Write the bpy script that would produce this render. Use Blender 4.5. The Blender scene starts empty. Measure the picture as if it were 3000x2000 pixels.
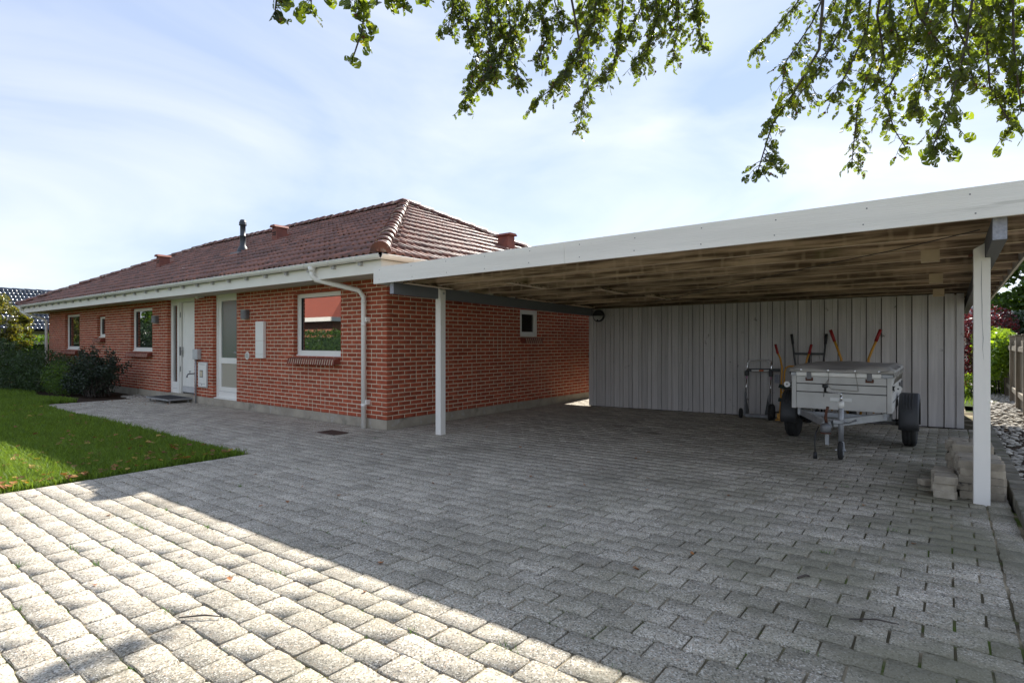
import bpy, bmesh, math, random
import numpy as np
from mathutils import Vector, Matrix
random.seed(11); rng = np.random.default_rng(11)
PI = math.pi
scene = bpy.context.scene
COL = scene.collection

# ------------------------------------------------------------------ camera
CAM = (6.606, -5.559, 1.319)
cam_d = bpy.data.cameras.new('camera'); cam_d.sensor_width = 36.0; cam_d.lens = 36.0 * 1659 / 3000
cam_d.clip_end = 2000; cam_d.clip_start = 0.05
cam = bpy.data.objects.new('camera', cam_d); COL.objects.link(cam)
cam.location = CAM
cam.rotation_euler = (PI / 2, 0, math.radians(127.443 - 90))
scene.camera = cam

# ------------------------------------------------------------------ sun and sky
SUN_AZ = Vector((-0.113, 0.994, 0)).normalized()      # towards the sun, on the ground plane
SUN_EL = math.radians(38.6)
sun_d = bpy.data.lights.new('sun', 'SUN'); sun_d.energy = 5.0; sun_d.angle = math.radians(0.53); sun_d.color = (1.0, 0.95, 0.87)
sun = bpy.data.objects.new('sun', sun_d); COL.objects.link(sun)
to_sun = Vector((SUN_AZ.x * math.cos(SUN_EL), SUN_AZ.y * math.cos(SUN_EL), math.sin(SUN_EL)))
sun.rotation_euler = to_sun.to_track_quat('Z', 'Y').to_euler()
sun.location = (0, 20, 30)

world = bpy.data.worlds.new('World'); scene.world = world; world.use_nodes = True
wn = world.node_tree.nodes; wl = world.node_tree.links; wn.clear()
w_out = wn.new('ShaderNodeOutputWorld'); w_bg = wn.new('ShaderNodeBackground'); w_bg.inputs['Strength'].default_value = 0.13
sky = wn.new('ShaderNodeTexSky'); sky.sky_type = 'NISHITA'; sky.sun_disc = False
sky.sun_elevation = SUN_EL; sky.sun_rotation = math.atan2(SUN_AZ.x, SUN_AZ.y)
sky.air_density = 1.0; sky.dust_density = 0.1; sky.ozone_density = 1.5; sky.altitude = 0
# thin high cloud over the whole sky: soft veils, denser towards the horizon
tc = wn.new('ShaderNodeTexCoord')
mp = wn.new('ShaderNodeMapping'); mp.inputs['Scale'].default_value = (1.0, 1.0, 3.0); mp.inputs['Rotation'].default_value = (0.0, 0.25, 0.3)
wl.new(tc.outputs['Generated'], mp.inputs['Vector'])
n1 = wn.new('ShaderNodeTexNoise'); n1.inputs['Scale'].default_value = 1.7; n1.inputs['Detail'].default_value = 7; n1.inputs['Roughness'].default_value = 0.5; n1.inputs['Distortion'].default_value = 0.6
wl.new(mp.outputs[0], n1.inputs['Vector'])
cr = wn.new('ShaderNodeMapRange'); cr.inputs['From Min'].default_value = 0.40; cr.inputs['From Max'].default_value = 0.68
cr.inputs['To Min'].default_value = 0.0; cr.inputs['To Max'].default_value = 0.85
wl.new(n1.outputs['Fac'], cr.inputs['Value'])
sep = wn.new('ShaderNodeSeparateXYZ'); wl.new(tc.outputs['Generated'], sep.inputs[0])
hz = wn.new('ShaderNodeMapRange'); hz.inputs['From Min'].default_value = 0.0; hz.inputs['From Max'].default_value = 0.45
hz.inputs['To Min'].default_value = 0.26; hz.inputs['To Max'].default_value = 0.0
wl.new(sep.outputs['Z'], hz.inputs['Value'])
ad = wn.new('ShaderNodeMath'); ad.operation = 'ADD'; ad.use_clamp = True
wl.new(cr.outputs[0], ad.inputs[0]); wl.new(hz.outputs[0], ad.inputs[1])
veil = wn.new('ShaderNodeMix'); veil.data_type = 'RGBA'      # pale blue veil, whiter where the cloud is thicker
wl.new(ad.outputs[0], veil.inputs['Factor']); veil.inputs['A'].default_value = (1.72, 2.14, 3.1, 1); veil.inputs['B'].default_value = (3.5, 3.55, 3.7, 1)
cm = wn.new('ShaderNodeMix'); cm.data_type = 'RGBA'; cm.inputs['Factor'].default_value = 0.86
wl.new(sky.outputs[0], cm.inputs['A']); wl.new(veil.outputs['Result'], cm.inputs['B'])
wl.new(cm.outputs['Result'], w_bg.inputs['Color']); wl.new(w_bg.outputs[0], w_out.inputs[0])

vs = scene.view_settings
vs.view_transform = 'Standard'; vs.look = 'None'; vs.gamma = 1.0; vs.use_curve_mapping = False; vs.exposure = 1.2
scene.cycles.max_bounces = 8; scene.cycles.diffuse_bounces = 5; scene.cycles.use_denoising = True
scene.cycles.transparent_max_bounces = 8; scene.cycles.caustics_reflective = False; scene.cycles.caustics_refractive = False
scene.cycles.sample_clamp_indirect = 6.0

# ------------------------------------------------------------------ camera helper: a point of the photograph at a distance
F_PX = 1659.0
_R = Vector((math.cos(math.radians(37.443)), math.sin(math.radians(37.443)), 0)); _F = Vector((-_R.y, _R.x, 0))
def at(px, py, depth):
    return Vector(CAM) + _R * ((px - 1500) / F_PX * depth) + _F * depth + Vector((0, 0, (1000.5 - py) / F_PX * depth))
def gz(x):                                              # the drive rises slightly to the right
    return 0.0085 * x if x > 0 else 0.0

# ------------------------------------------------------------------ materials
MATS = {}
def mat(name, c1, c2=None, ns=6.0, detail=6.0, stretch=(1, 1, 1), jit=0.0, rough=0.65, bump=0.0, bs=60.0, metal=0.0, spec=0.5,
        spot=None, spot2=None, trans=None, rot=None, lo=0.35, hi=0.65, rvar=0.0, coat=0.0):
    m = bpy.data.materials.new(name); m.use_nodes = True
    nt = m.node_tree; N = nt.nodes; L = nt.links; N.clear()
    out = N.new('ShaderNodeOutputMaterial'); b = N.new('ShaderNodeBsdfPrincipled')
    b.inputs['Roughness'].default_value = rough; b.inputs['Metallic'].default_value = metal
    b.inputs['Specular IOR Level'].default_value = spec; b.inputs['Coat Weight'].default_value = coat
    geo = N.new('ShaderNodeNewGeometry'); oi = N.new('ShaderNodeObjectInfo')
    rnd = N.new('ShaderNodeMath'); rnd.operation = 'ADD'; L.new(geo.outputs['Random Per Island'], rnd.inputs[0]); L.new(oi.outputs['Random'], rnd.inputs[1])
    fr = N.new('ShaderNodeMath'); fr.operation = 'FRACT'; L.new(rnd.outputs[0], fr.inputs[0])
    mpn = N.new('ShaderNodeMapping'); mpn.inputs['Scale'].default_value = stretch
    if rot: mpn.inputs['Rotation'].default_value = rot
    L.new(geo.outputs['Position'], mpn.inputs['Vector'])
    # shift the pattern from piece to piece so that no two match
    if jit:
        sh = N.new('ShaderNodeVectorMath'); sh.operation = 'SCALE'; sh.inputs[0].default_value = (7.3, 3.1, 5.7); L.new(fr.outputs[0], sh.inputs['Scale'])
        L.new(sh.outputs[0], mpn.inputs['Location'])
    vec = mpn.outputs[0]
    def noise(scale, det=detail, v=vec, r=0.55):
        n = N.new('ShaderNodeTexNoise'); n.inputs['Scale'].default_value = scale; n.inputs['Detail'].default_value = det; n.inputs['Roughness'].default_value = r
        L.new(v, n.inputs['Vector']); return n.outputs['Fac']
    def ramp(fac, a, z):
        r = N.new('ShaderNodeMapRange'); r.inputs['From Min'].default_value = a; r.inputs['From Max'].default_value = z; L.new(fac, r.inputs['Value']); return r.outputs[0]
    def mix(f, a, z):
        x = N.new('ShaderNodeMix'); x.data_type = 'RGBA'
        if isinstance(f, float): x.inputs['Factor'].default_value = f
        else: L.new(f, x.inputs['Factor'])
        for k, v in (('A', a), ('B', z)):
            if isinstance(v, tuple): x.inputs[k].default_value = (*v, 1)
            else: L.new(v, x.inputs[k])
        return x.outputs['Result']
    colr = mix(ramp(noise(ns), lo, hi), c1, c2 or tuple(v * 0.8 for v in c1))
    for sp in (spot, spot2):
        if sp:                                            # (colour, scale, threshold from, threshold to[, world pattern])
            colr = mix(ramp(noise(sp[1], 5.0, geo.outputs['Position'] if len(sp) > 4 else vec, 0.6), sp[2], sp[3]), colr, sp[0])
    if jit:
        mr = N.new('ShaderNodeMapRange'); mr.inputs['To Min'].default_value = 1 - jit; mr.inputs['To Max'].default_value = 1 + jit; L.new(fr.outputs[0], mr.inputs['Value'])
        hsv = N.new('ShaderNodeHueSaturation'); L.new(mr.outputs[0], hsv.inputs['Value']); L.new(colr, hsv.inputs['Color']); colr = hsv.outputs[0]
    L.new(colr, b.inputs['Base Color'])
    if rvar:
        rr = N.new('ShaderNodeMapRange'); rr.inputs['To Min'].default_value = max(0.02, rough - rvar); rr.inputs['To Max'].default_value = min(1, rough + rvar)
        L.new(noise(ns * 1.7), rr.inputs['Value']); L.new(rr.outputs[0], b.inputs['Roughness'])
    if bump:
        bp = N.new('ShaderNodeBump'); bp.inputs['Strength'].default_value = bump; bp.inputs['Distance'].default_value = 0.01
        L.new(noise(bs, 4.0), bp.inputs['Height']); L.new(bp.outputs[0], b.inputs['Normal'])
    if trans:
        t = N.new('ShaderNodeBsdfTranslucent'); 
        tm = N.new('ShaderNodeMix'); tm.data_type = 'RGBA'; tm.blend_type = 'MULTIPLY'; tm.inputs['Factor'].default_value = 1.0
        L.new(colr, tm.inputs['A']); tm.inputs['B'].default_value = (*trans[1], 1); L.new(tm.outputs['Result'], t.inputs['Color'])
        ms = N.new('ShaderNodeMixShader'); ms.inputs[0].default_value = trans[0]
        L.new(b.outputs[0], ms.inputs[1]); L.new(t.outputs[0], ms.inputs[2]); L.new(ms.outputs[0], out.inputs[0])
    else:
        L.new(b.outputs[0], out.inputs[0])
    MATS[name] = m
    m['_'] = 1
    return m

def glass_mat(name, tint, rough=0.015, refl=0.32, bump=0.0):
    m = bpy.data.materials.new(name); m.use_nodes = True
    nt = m.node_tree; N = nt.nodes; L = nt.links; N.clear()
    out = N.new('ShaderNodeOutputMaterial'); g = N.new('ShaderNodeBsdfGlossy'); g.inputs['Roughness'].default_value = rough
    d = N.new('ShaderNodeBsdfPrincipled'); d.inputs['Base Color'].default_value = (*tint, 1); d.inputs['Roughness'].default_value = 0.6; d.inputs['Specular IOR Level'].default_value = 0
    lw = N.new('ShaderNodeLayerWeight'); lw.inputs['Blend'].default_value = 0.35
    mr = N.new('ShaderNodeMapRange'); mr.inputs['To Min'].default_value = refl; mr.inputs['To Max'].default_value = 1.0; L.new(lw.outputs['Fresnel'], mr.inputs['Value'])
    ms = N.new('ShaderNodeMixShader'); L.new(mr.outputs[0], ms.inputs[0]); L.new(d.outputs[0], ms.inputs[1]); L.new(g.outputs[0], ms.inputs[2]); L.new(ms.outputs[0], out.inputs[0])
    if bump:
        geo = N.new('ShaderNodeNewGeometry'); n = N.new('ShaderNodeTexNoise'); n.inputs['Scale'].default_value = 70; L.new(geo.outputs['Position'], n.inputs['Vector'])
        bp = N.new('ShaderNodeBump'); bp.inputs['Strength'].default_value = bump; bp.inputs['Distance'].default_value = 0.01; L.new(n.outputs['Fac'], bp.inputs['Height'])
        L.new(bp.outputs[0], g.inputs['Normal'])
    MATS[name] = m
    return m

mat('brick', (0.43, 0.102, 0.050), (0.31, 0.070, 0.037), ns=9, jit=0.15, rough=0.85, bump=0.5, bs=120, spec=0.25, spot=((0.10, 0.03, 0.025), 30, 0.62, 0.72), spot2=((0.34, 0.13, 0.08), 3.0, 0.55, 0.8))
mat('sill_brick', (0.24, 0.062, 0.038), (0.17, 0.045, 0.03), ns=9, jit=0.2, rough=0.7, bump=0.4, bs=120, spec=0.3)
mat('mortar', (0.78, 0.66, 0.49), (0.64, 0.53, 0.39), ns=14, rough=0.95, bump=0.6, bs=160, spec=0.1)
mat('plinth', (0.44, 0.39, 0.31), (0.31, 0.275, 0.22), ns=3.5, rough=0.95, bump=0.5, bs=60, spec=0.1, spot=((0.44, 0.41, 0.36), 7, 0.55, 0.7), spot2=((0.15, 0.14, 0.11), 2.4, 0.58, 0.75))
mat('white_paint', (0.85, 0.83, 0.77), (0.79, 0.77, 0.71), ns=2.2, rough=0.5, bump=0.08, bs=90, spec=0.35, spot=((0.55, 0.53, 0.47), 18, 0.70, 0.80))
mat('white_wood', (0.85, 0.82, 0.76), (0.77, 0.745, 0.69), ns=3, stretch=(1, 1, 0.12), rough=0.6, bump=0.18, bs=70, spec=0.3, spot=((0.42, 0.40, 0.35), 24, 0.70, 0.78))
mat('fascia_wood', (0.86, 0.83, 0.77), (0.74, 0.715, 0.66), ns=3.0, stretch=(0.10, 1, 2.2), rough=0.6, bump=0.35, bs=60, spec=0.3, spot=((0.55, 0.53, 0.48), 5, 0.66, 0.74), spot2=((0.50, 0.48, 0.43), 14, 0.72, 0.78, 1))
mat('plastic', (0.84, 0.82, 0.77), (0.80, 0.78, 0.73), ns=3, rough=0.35, spec=0.5)
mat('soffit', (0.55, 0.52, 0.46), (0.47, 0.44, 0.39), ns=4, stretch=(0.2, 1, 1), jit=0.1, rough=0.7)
mat('roof_tile', (0.25, 0.098, 0.06), (0.135, 0.06, 0.042), ns=6, jit=0.32, rough=0.5, bump=0.35, bs=70, spec=0.5, spot=((0.055, 0.045, 0.042), 9, 0.56, 0.72), spot2=((0.42, 0.30, 0.05), 34, 0.72, 0.78), rvar=0.15)
mat('ridge_tile', (0.20, 0.062, 0.036), (0.09, 0.035, 0.028), ns=5, jit=0.2, rough=0.45, bump=0.4, bs=60, spec=0.5, spot=((0.42, 0.34, 0.27), 7, 0.52, 0.66), spot2=((0.45, 0.26, 0.06), 19, 0.62, 0.72))
mat('roof_felt', (0.035, 0.025, 0.022), rough=0.9)
mat('vent_clay', (0.26, 0.082, 0.05), (0.18, 0.06, 0.042), ns=6, rough=0.7)
mat('flue', (0.045, 0.052, 0.062), (0.035, 0.04, 0.05), rough=0.5)
mat('lead', (0.22, 0.23, 0.25), rough=0.6)
mat('board', (0.55, 0.525, 0.51), (0.46, 0.44, 0.43), ns=3, stretch=(9, 9, 0.5), jit=0.10, rough=0.75, bump=0.3, bs=30, spec=0.25, spot=((0.24, 0.225, 0.215), 8.0, 0.67, 0.73, 1))
mat('beam_paint', (0.17, 0.175, 0.19), (0.14, 0.145, 0.158), ns=4, stretch=(1, 0.15, 1), rough=0.7, bump=0.2, bs=50, spec=0.25)
mat('beam_end', (0.36, 0.37, 0.42), (0.26, 0.27, 0.31), ns=40, rough=0.8, bump=0.6, bs=60)
mat('sheet', (0.40, 0.30, 0.21), (0.31, 0.23, 0.16), ns=3, rough=0.9, trans=(0.08, (1.0, 1.0, 1.0)))  # slight translucency added so some sunlight brightens the carport inside
mat('noggin', (0.58, 0.46, 0.31), (0.45, 0.35, 0.23), ns=3, stretch=(1, 0.2, 1), rough=0.8)
mat('sand', (0.46, 0.39, 0.28), (0.28, 0.24, 0.16), ns=4, rough=1.0, bump=0.4, bs=220, spec=0.05, spot=((0.10, 0.085, 0.055), 1.4, 0.42, 0.54), spot2=((0.09, 0.125, 0.03), 2.6, 0.53, 0.63))
mat('soil', (0.07, 0.05, 0.035), (0.045, 0.032, 0.024), ns=9, rough=1.0, bump=0.7, bs=50, spec=0.05)
mat('lawn_ground', (0.055, 0.085, 0.022), (0.04, 0.05, 0.02), ns=8, rough=1.0, spec=0.05)
mat('far_ground', (0.075, 0.10, 0.035), (0.06, 0.075, 0.03), ns=0.5, rough=1.0, spec=0.05)
mat('grass', (0.17, 0.255, 0.045), (0.105, 0.18, 0.03), ns=1.2, jit=0.45, rough=0.55, spec=0.3, trans=(0.45, (1.6, 1.5, 0.5)), spot=((0.13, 0.17, 0.04), 2.0, 0.56, 0.7))
mat('weed', (0.10, 0.19, 0.03), (0.07, 0.15, 0.02), ns=3, jit=0.2, rough=0.6, trans=(0.4, (1.2, 1.2, 0.5)))
mat('beech_leaf', (0.07, 0.098, 0.024), (0.045, 0.07, 0.018), ns=4, jit=0.45, rough=0.42, spec=0.45, trans=(0.54, (3.0, 2.7, 0.5)), spot=((0.20, 0.17, 0.03), 3.0, 0.64, 0.74))
mat('twig', (0.075, 0.06, 0.05), (0.05, 0.042, 0.036), ns=20, rough=0.9)
mat('bark', (0.20, 0.19, 0.17), (0.12, 0.115, 0.10), ns=6, rough=0.95, bump=0.5, bs=30)
mat('husk', (0.12, 0.045, 0.02), rough=0.9)
mat('fallen_leaf', (0.36, 0.15, 0.045), (0.22, 0.085, 0.03), ns=20, jit=0.35, rough=0.6, trans=(0.3, (1.2, 1.0, 0.6)))
mat('fallen_leaf_yellow', (0.50, 0.34, 0.08), (0.42, 0.24, 0.05), ns=20, jit=0.25, rough=0.6, trans=(0.3, (1.2, 1.1, 0.6)))
mat('leaf_dark', (0.035, 0.065, 0.022), (0.022, 0.045, 0.018), ns=2, jit=0.35, rough=0.35, spec=0.5, trans=(0.2, (1.2, 1.4, 0.5)))
mat('leaf_holly', (0.034, 0.05, 0.028), (0.022, 0.036, 0.022), ns=2, jit=0.35, rough=0.45, spec=0.35, trans=(0.12, (1.2, 1.4, 0.5)))
mat('leaf_conifer', (0.045, 0.08, 0.022), (0.03, 0.056, 0.018), ns=2, jit=0.3, rough=0.6, trans=(0.25, (1.3, 1.4, 0.5)))
mat('leaf_hedge', (0.08, 0.14, 0.026), (0.05, 0.10, 0.02), ns=1.5, jit=0.35, rough=0.42, trans=(0.42, (2.0, 1.9, 0.5)))
mat('leaf_autumn', (0.085, 0.13, 0.025), (0.15, 0.12, 0.03), ns=1.2, jit=0.4, rough=0.5, trans=(0.45, (1.9, 1.7, 0.5)))
mat('leaf_lime', (0.20, 0.30, 0.04), (0.15, 0.24, 0.03), ns=1.5, jit=0.3, rough=0.5, trans=(0.45, (1.7, 1.6, 0.5)))
mat('leaf_red', (0.10, 0.02, 0.025), (0.05, 0.012, 0.018), ns=1.5, jit=0.4, rough=0.5, trans=(0.35, (1.9, 1.0, 0.8)))
mat('galv', (0.42, 0.43, 0.44), (0.33, 0.34, 0.35), ns=7, rough=0.5, metal=0.55, rvar=0.12, spot=((0.28, 0.28, 0.28), 30, 0.6, 0.7))
mat('trailer_panel', (0.58, 0.57, 0.54), (0.49, 0.48, 0.455), ns=4, rough=0.6, metal=0.15, rvar=0.1, spot=((0.30, 0.19, 0.10), 6, 0.70, 0.82))
mat('chrome', (0.62, 0.62, 0.62), (0.5, 0.5, 0.5), rough=0.22, metal=1.0)
mat('rust', (0.14, 0.055, 0.03), (0.08, 0.035, 0.025), ns=30, rough=0.9, bump=0.3)
mat('tarp', (0.42, 0.40, 0.37), (0.34, 0.325, 0.30), ns=6, rough=0.75, bump=0.25, bs=14)
mat('rubber', (0.018, 0.018, 0.018), (0.026, 0.026, 0.025), ns=12, rough=0.8, bump=0.3, bs=90)
mat('black_plastic', (0.022, 0.023, 0.025), rough=0.5)
mat('fender', (0.032, 0.034, 0.037), (0.045, 0.046, 0.05), ns=5, rough=0.55)
mat('black_steel', (0.02, 0.021, 0.023), rough=0.45)
mat('yellow', (0.56, 0.28, 0.025), (0.46, 0.21, 0.02), ns=8, rough=0.5, spot=((0.10, 0.05, 0.03), 26, 0.66, 0.72))
mat('red_grip', (0.30, 0.012, 0.012), rough=0.5)
mat('strap', (0.04, 0.055, 0.045), rough=0.9)
mat('rope', (0.28, 0.26, 0.23), rough=0.9)
mat('reflector_white', (0.8, 0.8, 0.78), rough=0.3)
mat('orange_plastic', (0.6, 0.12, 0.02), rough=0.4)
mat('pink_plastic', (0.5, 0.28, 0.36), rough=0.5)
mat('lamp_metal', (0.20, 0.20, 0.205), (0.14, 0.14, 0.145), ns=12, rough=0.5, metal=0.4)
mat('lamp_dark', (0.02, 0.021, 0.024), rough=0.4)
mat('lamp_glass', (0.42, 0.42, 0.41), rough=0.35)
mat('grey_box', (0.55, 0.55, 0.54), rough=0.5)
mat('meter_paper', (0.45, 0.36, 0.20), (0.7, 0.66, 0.55), ns=30, rough=0.5)
mat('brown_iron', (0.10, 0.055, 0.04), (0.07, 0.04, 0.03), ns=20, rough=0.85)
mat('grating', (0.13, 0.135, 0.14), (0.09, 0.095, 0.10), ns=40, rough=0.6, metal=0.4)
mat('fence_wood', (0.24, 0.20, 0.15), (0.17, 0.14, 0.10), ns=3, stretch=(8, 8, 0.6), jit=0.2, rough=0.9, bump=0.3, bs=40, spot=((0.12, 0.12, 0.07), 3, 0.58, 0.7))
mat('pebble', (0.42, 0.39, 0.33), (0.32, 0.295, 0.25), ns=10, jit=0.45, rough=0.8, spot=((0.18, 0.15, 0.12), 5, 0.55, 0.75))
mat('block', (0.42, 0.37, 0.29), (0.32, 0.28, 0.22), ns=16, jit=0.15, rough=0.95, bump=0.7, bs=110, spec=0.1, spot=((0.055, 0.05, 0.045), 5, 0.60, 0.68), spot2=((0.5, 0.47, 0.42), 90, 0.66, 0.70))
mat('kerb', (0.22, 0.20, 0.16), (0.15, 0.14, 0.11), ns=10, jit=0.2, rough=0.95, bump=0.4, bs=80, spec=0.1, spot=((0.08, 0.09, 0.04), 4, 0.55, 0.7))
mat('neighbour_tile', (0.045, 0.055, 0.075), (0.03, 0.04, 0.058), ns=5, jit=0.2, rough=0.16, spec=0.8, rvar=0.05)
mat('grey_tile', (0.42, 0.41, 0.40), (0.30, 0.295, 0.29), ns=5, jit=0.2, rough=0.35, spec=0.6)
mat('red_tile', (0.40, 0.09, 0.04), (0.30, 0.07, 0.035), ns=5, jit=0.2, rough=0.55)
mat('pale_wall', (0.55, 0.50, 0.42), rough=0.9)
mat('yellow_brick', (0.36, 0.16, 0.09), (0.26, 0.10, 0.06), ns=12, rough=0.9)
mat('curtain', (0.5, 0.5, 0.48), rough=0.9)
glass_mat('glass', (0.018, 0.022, 0.022), refl=0.36)
glass_mat('glass_frosted', (0.085, 0.12, 0.10), rough=0.22, refl=0.10, bump=0.5)
glass_mat('glass_pale', (0.40, 0.37, 0.30), rough=0.3, refl=0.08, bump=0.5)

# pavers: exposed aggregate in grey concrete, worn darker and mossy in patches
def paver_mat():
    m = bpy.data.materials.new('paver'); m.use_nodes = True
    nt = m.node_tree; N = nt.nodes; L = nt.links; N.clear()
    out = N.new('ShaderNodeOutputMaterial'); b = N.new('ShaderNodeBsdfPrincipled'); b.inputs['Roughness'].default_value = 0.88; b.inputs['Specular IOR Level'].default_value = 0.25
    geo = N.new('ShaderNodeNewGeometry'); oi = N.new('ShaderNodeObjectInfo'); P = geo.outputs['Position']
    def noise(s, d=4.0, r=0.55):
        n = N.new('ShaderNodeTexNoise'); n.inputs['Scale'].default_value = s; n.inputs['Detail'].default_value = d; n.inputs['Roughness'].default_value = r; L.new(P, n.inputs['Vector']); return n.outputs['Fac']
    def ramp(f, a, z, t0=0.0, t1=1.0):
        r = N.new('ShaderNodeMapRange'); r.inputs['From Min'].default_value = a; r.inputs['From Max'].default_value = z; r.inputs['To Min'].default_value = t0; r.inputs['To Max'].default_value = t1; L.new(f, r.inputs['Value']); return r.outputs[0]
    def mix(f, a, z):
        x = N.new('ShaderNodeMix'); x.data_type = 'RGBA'; L.new(f, x.inputs['Factor'])
        for k, v in (('A', a), ('B', z)):
            if isinstance(v, tuple): x.inputs[k].default_value = (*v, 1)
            else: L.new(v, x.inputs[k])
        return x.outputs['Result']
    c = mix(ramp(noise(2.2, 5), 0.35, 0.68), (0.46, 0.415, 0.335), (0.33, 0.298, 0.238))
    vo = N.new('ShaderNodeTexVoronoi'); vo.inputs['Scale'].default_value = 160; L.new(P, vo.inputs['Vector'])
    vc = N.new('ShaderNodeSeparateColor'); L.new(vo.outputs['Color'], vc.inputs[0])
    c = mix(ramp(vc.outputs[0], 0.78, 0.82), c, (0.66, 0.615, 0.53))
    c = mix(ramp(vc.outputs[1], 0.78, 0.82), c, (0.16, 0.145, 0.122))
    c = mix(ramp(vc.outputs[2], 0.95, 0.97), c, (0.46, 0.35, 0.26))
    # moss and dark grime, strongest on the damp right-hand side of the drive
    sx = N.new('ShaderNodeSeparateXYZ'); L.new(P, sx.inputs[0])
    damp = ramp(sx.outputs['X'], 3.2, 6.6)
    g1 = N.new('ShaderNodeMath'); g1.operation = 'MULTIPLY'; L.new(damp, g1.inputs[0]); L.new(ramp(noise(1.3, 6, 0.6), 0.36, 0.60, 0, 0.85), g1.inputs[1])
    c = mix(g1.outputs[0], c, (0.17, 0.16, 0.105))
    c = mix(ramp(noise(0.7, 6, 0.6), 0.56, 0.76, 0, 0.75), c, (0.17, 0.155, 0.12))
    c = mix(ramp(noise(3.1, 7, 0.65), 0.55, 0.72, 0, 0.5), c, (0.20, 0.18, 0.14))
    c = mix(ramp(noise(9.0, 3, 0.5), 0.70, 0.76, 0, 0.6), c, (0.13, 0.12, 0.095))
    rn = N.new('ShaderNodeMath'); rn.operation = 'ADD'; L.new(geo.outputs['Random Per Island'], rn.inputs[0]); L.new(oi.outputs['Random'], rn.inputs[1])
    fr = N.new('ShaderNodeMath'); fr.operation = 'FRACT'; L.new(rn.outputs[0], fr.inputs[0])
    hv = N.new('ShaderNodeHueSaturation'); L.new(ramp(fr.outputs[0], 0, 1, 0.86, 1.12), hv.inputs['Value']); L.new(c, hv.inputs['Color'])
    L.new(hv.outputs[0], b.inputs['Base Color'])
    bp = N.new('ShaderNodeBump'); bp.inputs['Strength'].default_value = 0.55; bp.inputs['Distance'].default_value = 0.004
    hh = N.new('ShaderNodeMath'); hh.operation = 'ADD'; L.new(noise(140, 4, 0.7), hh.inputs[0]); L.new(vo.outputs['Distance'], hh.inputs[1])
    L.new(hh.outputs[0], bp.inputs['Height']); L.new(bp.outputs[0], b.inputs['Normal']); L.new(b.outputs[0], out.inputs[0])
    MATS['paver'] = m
paver_mat()

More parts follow.
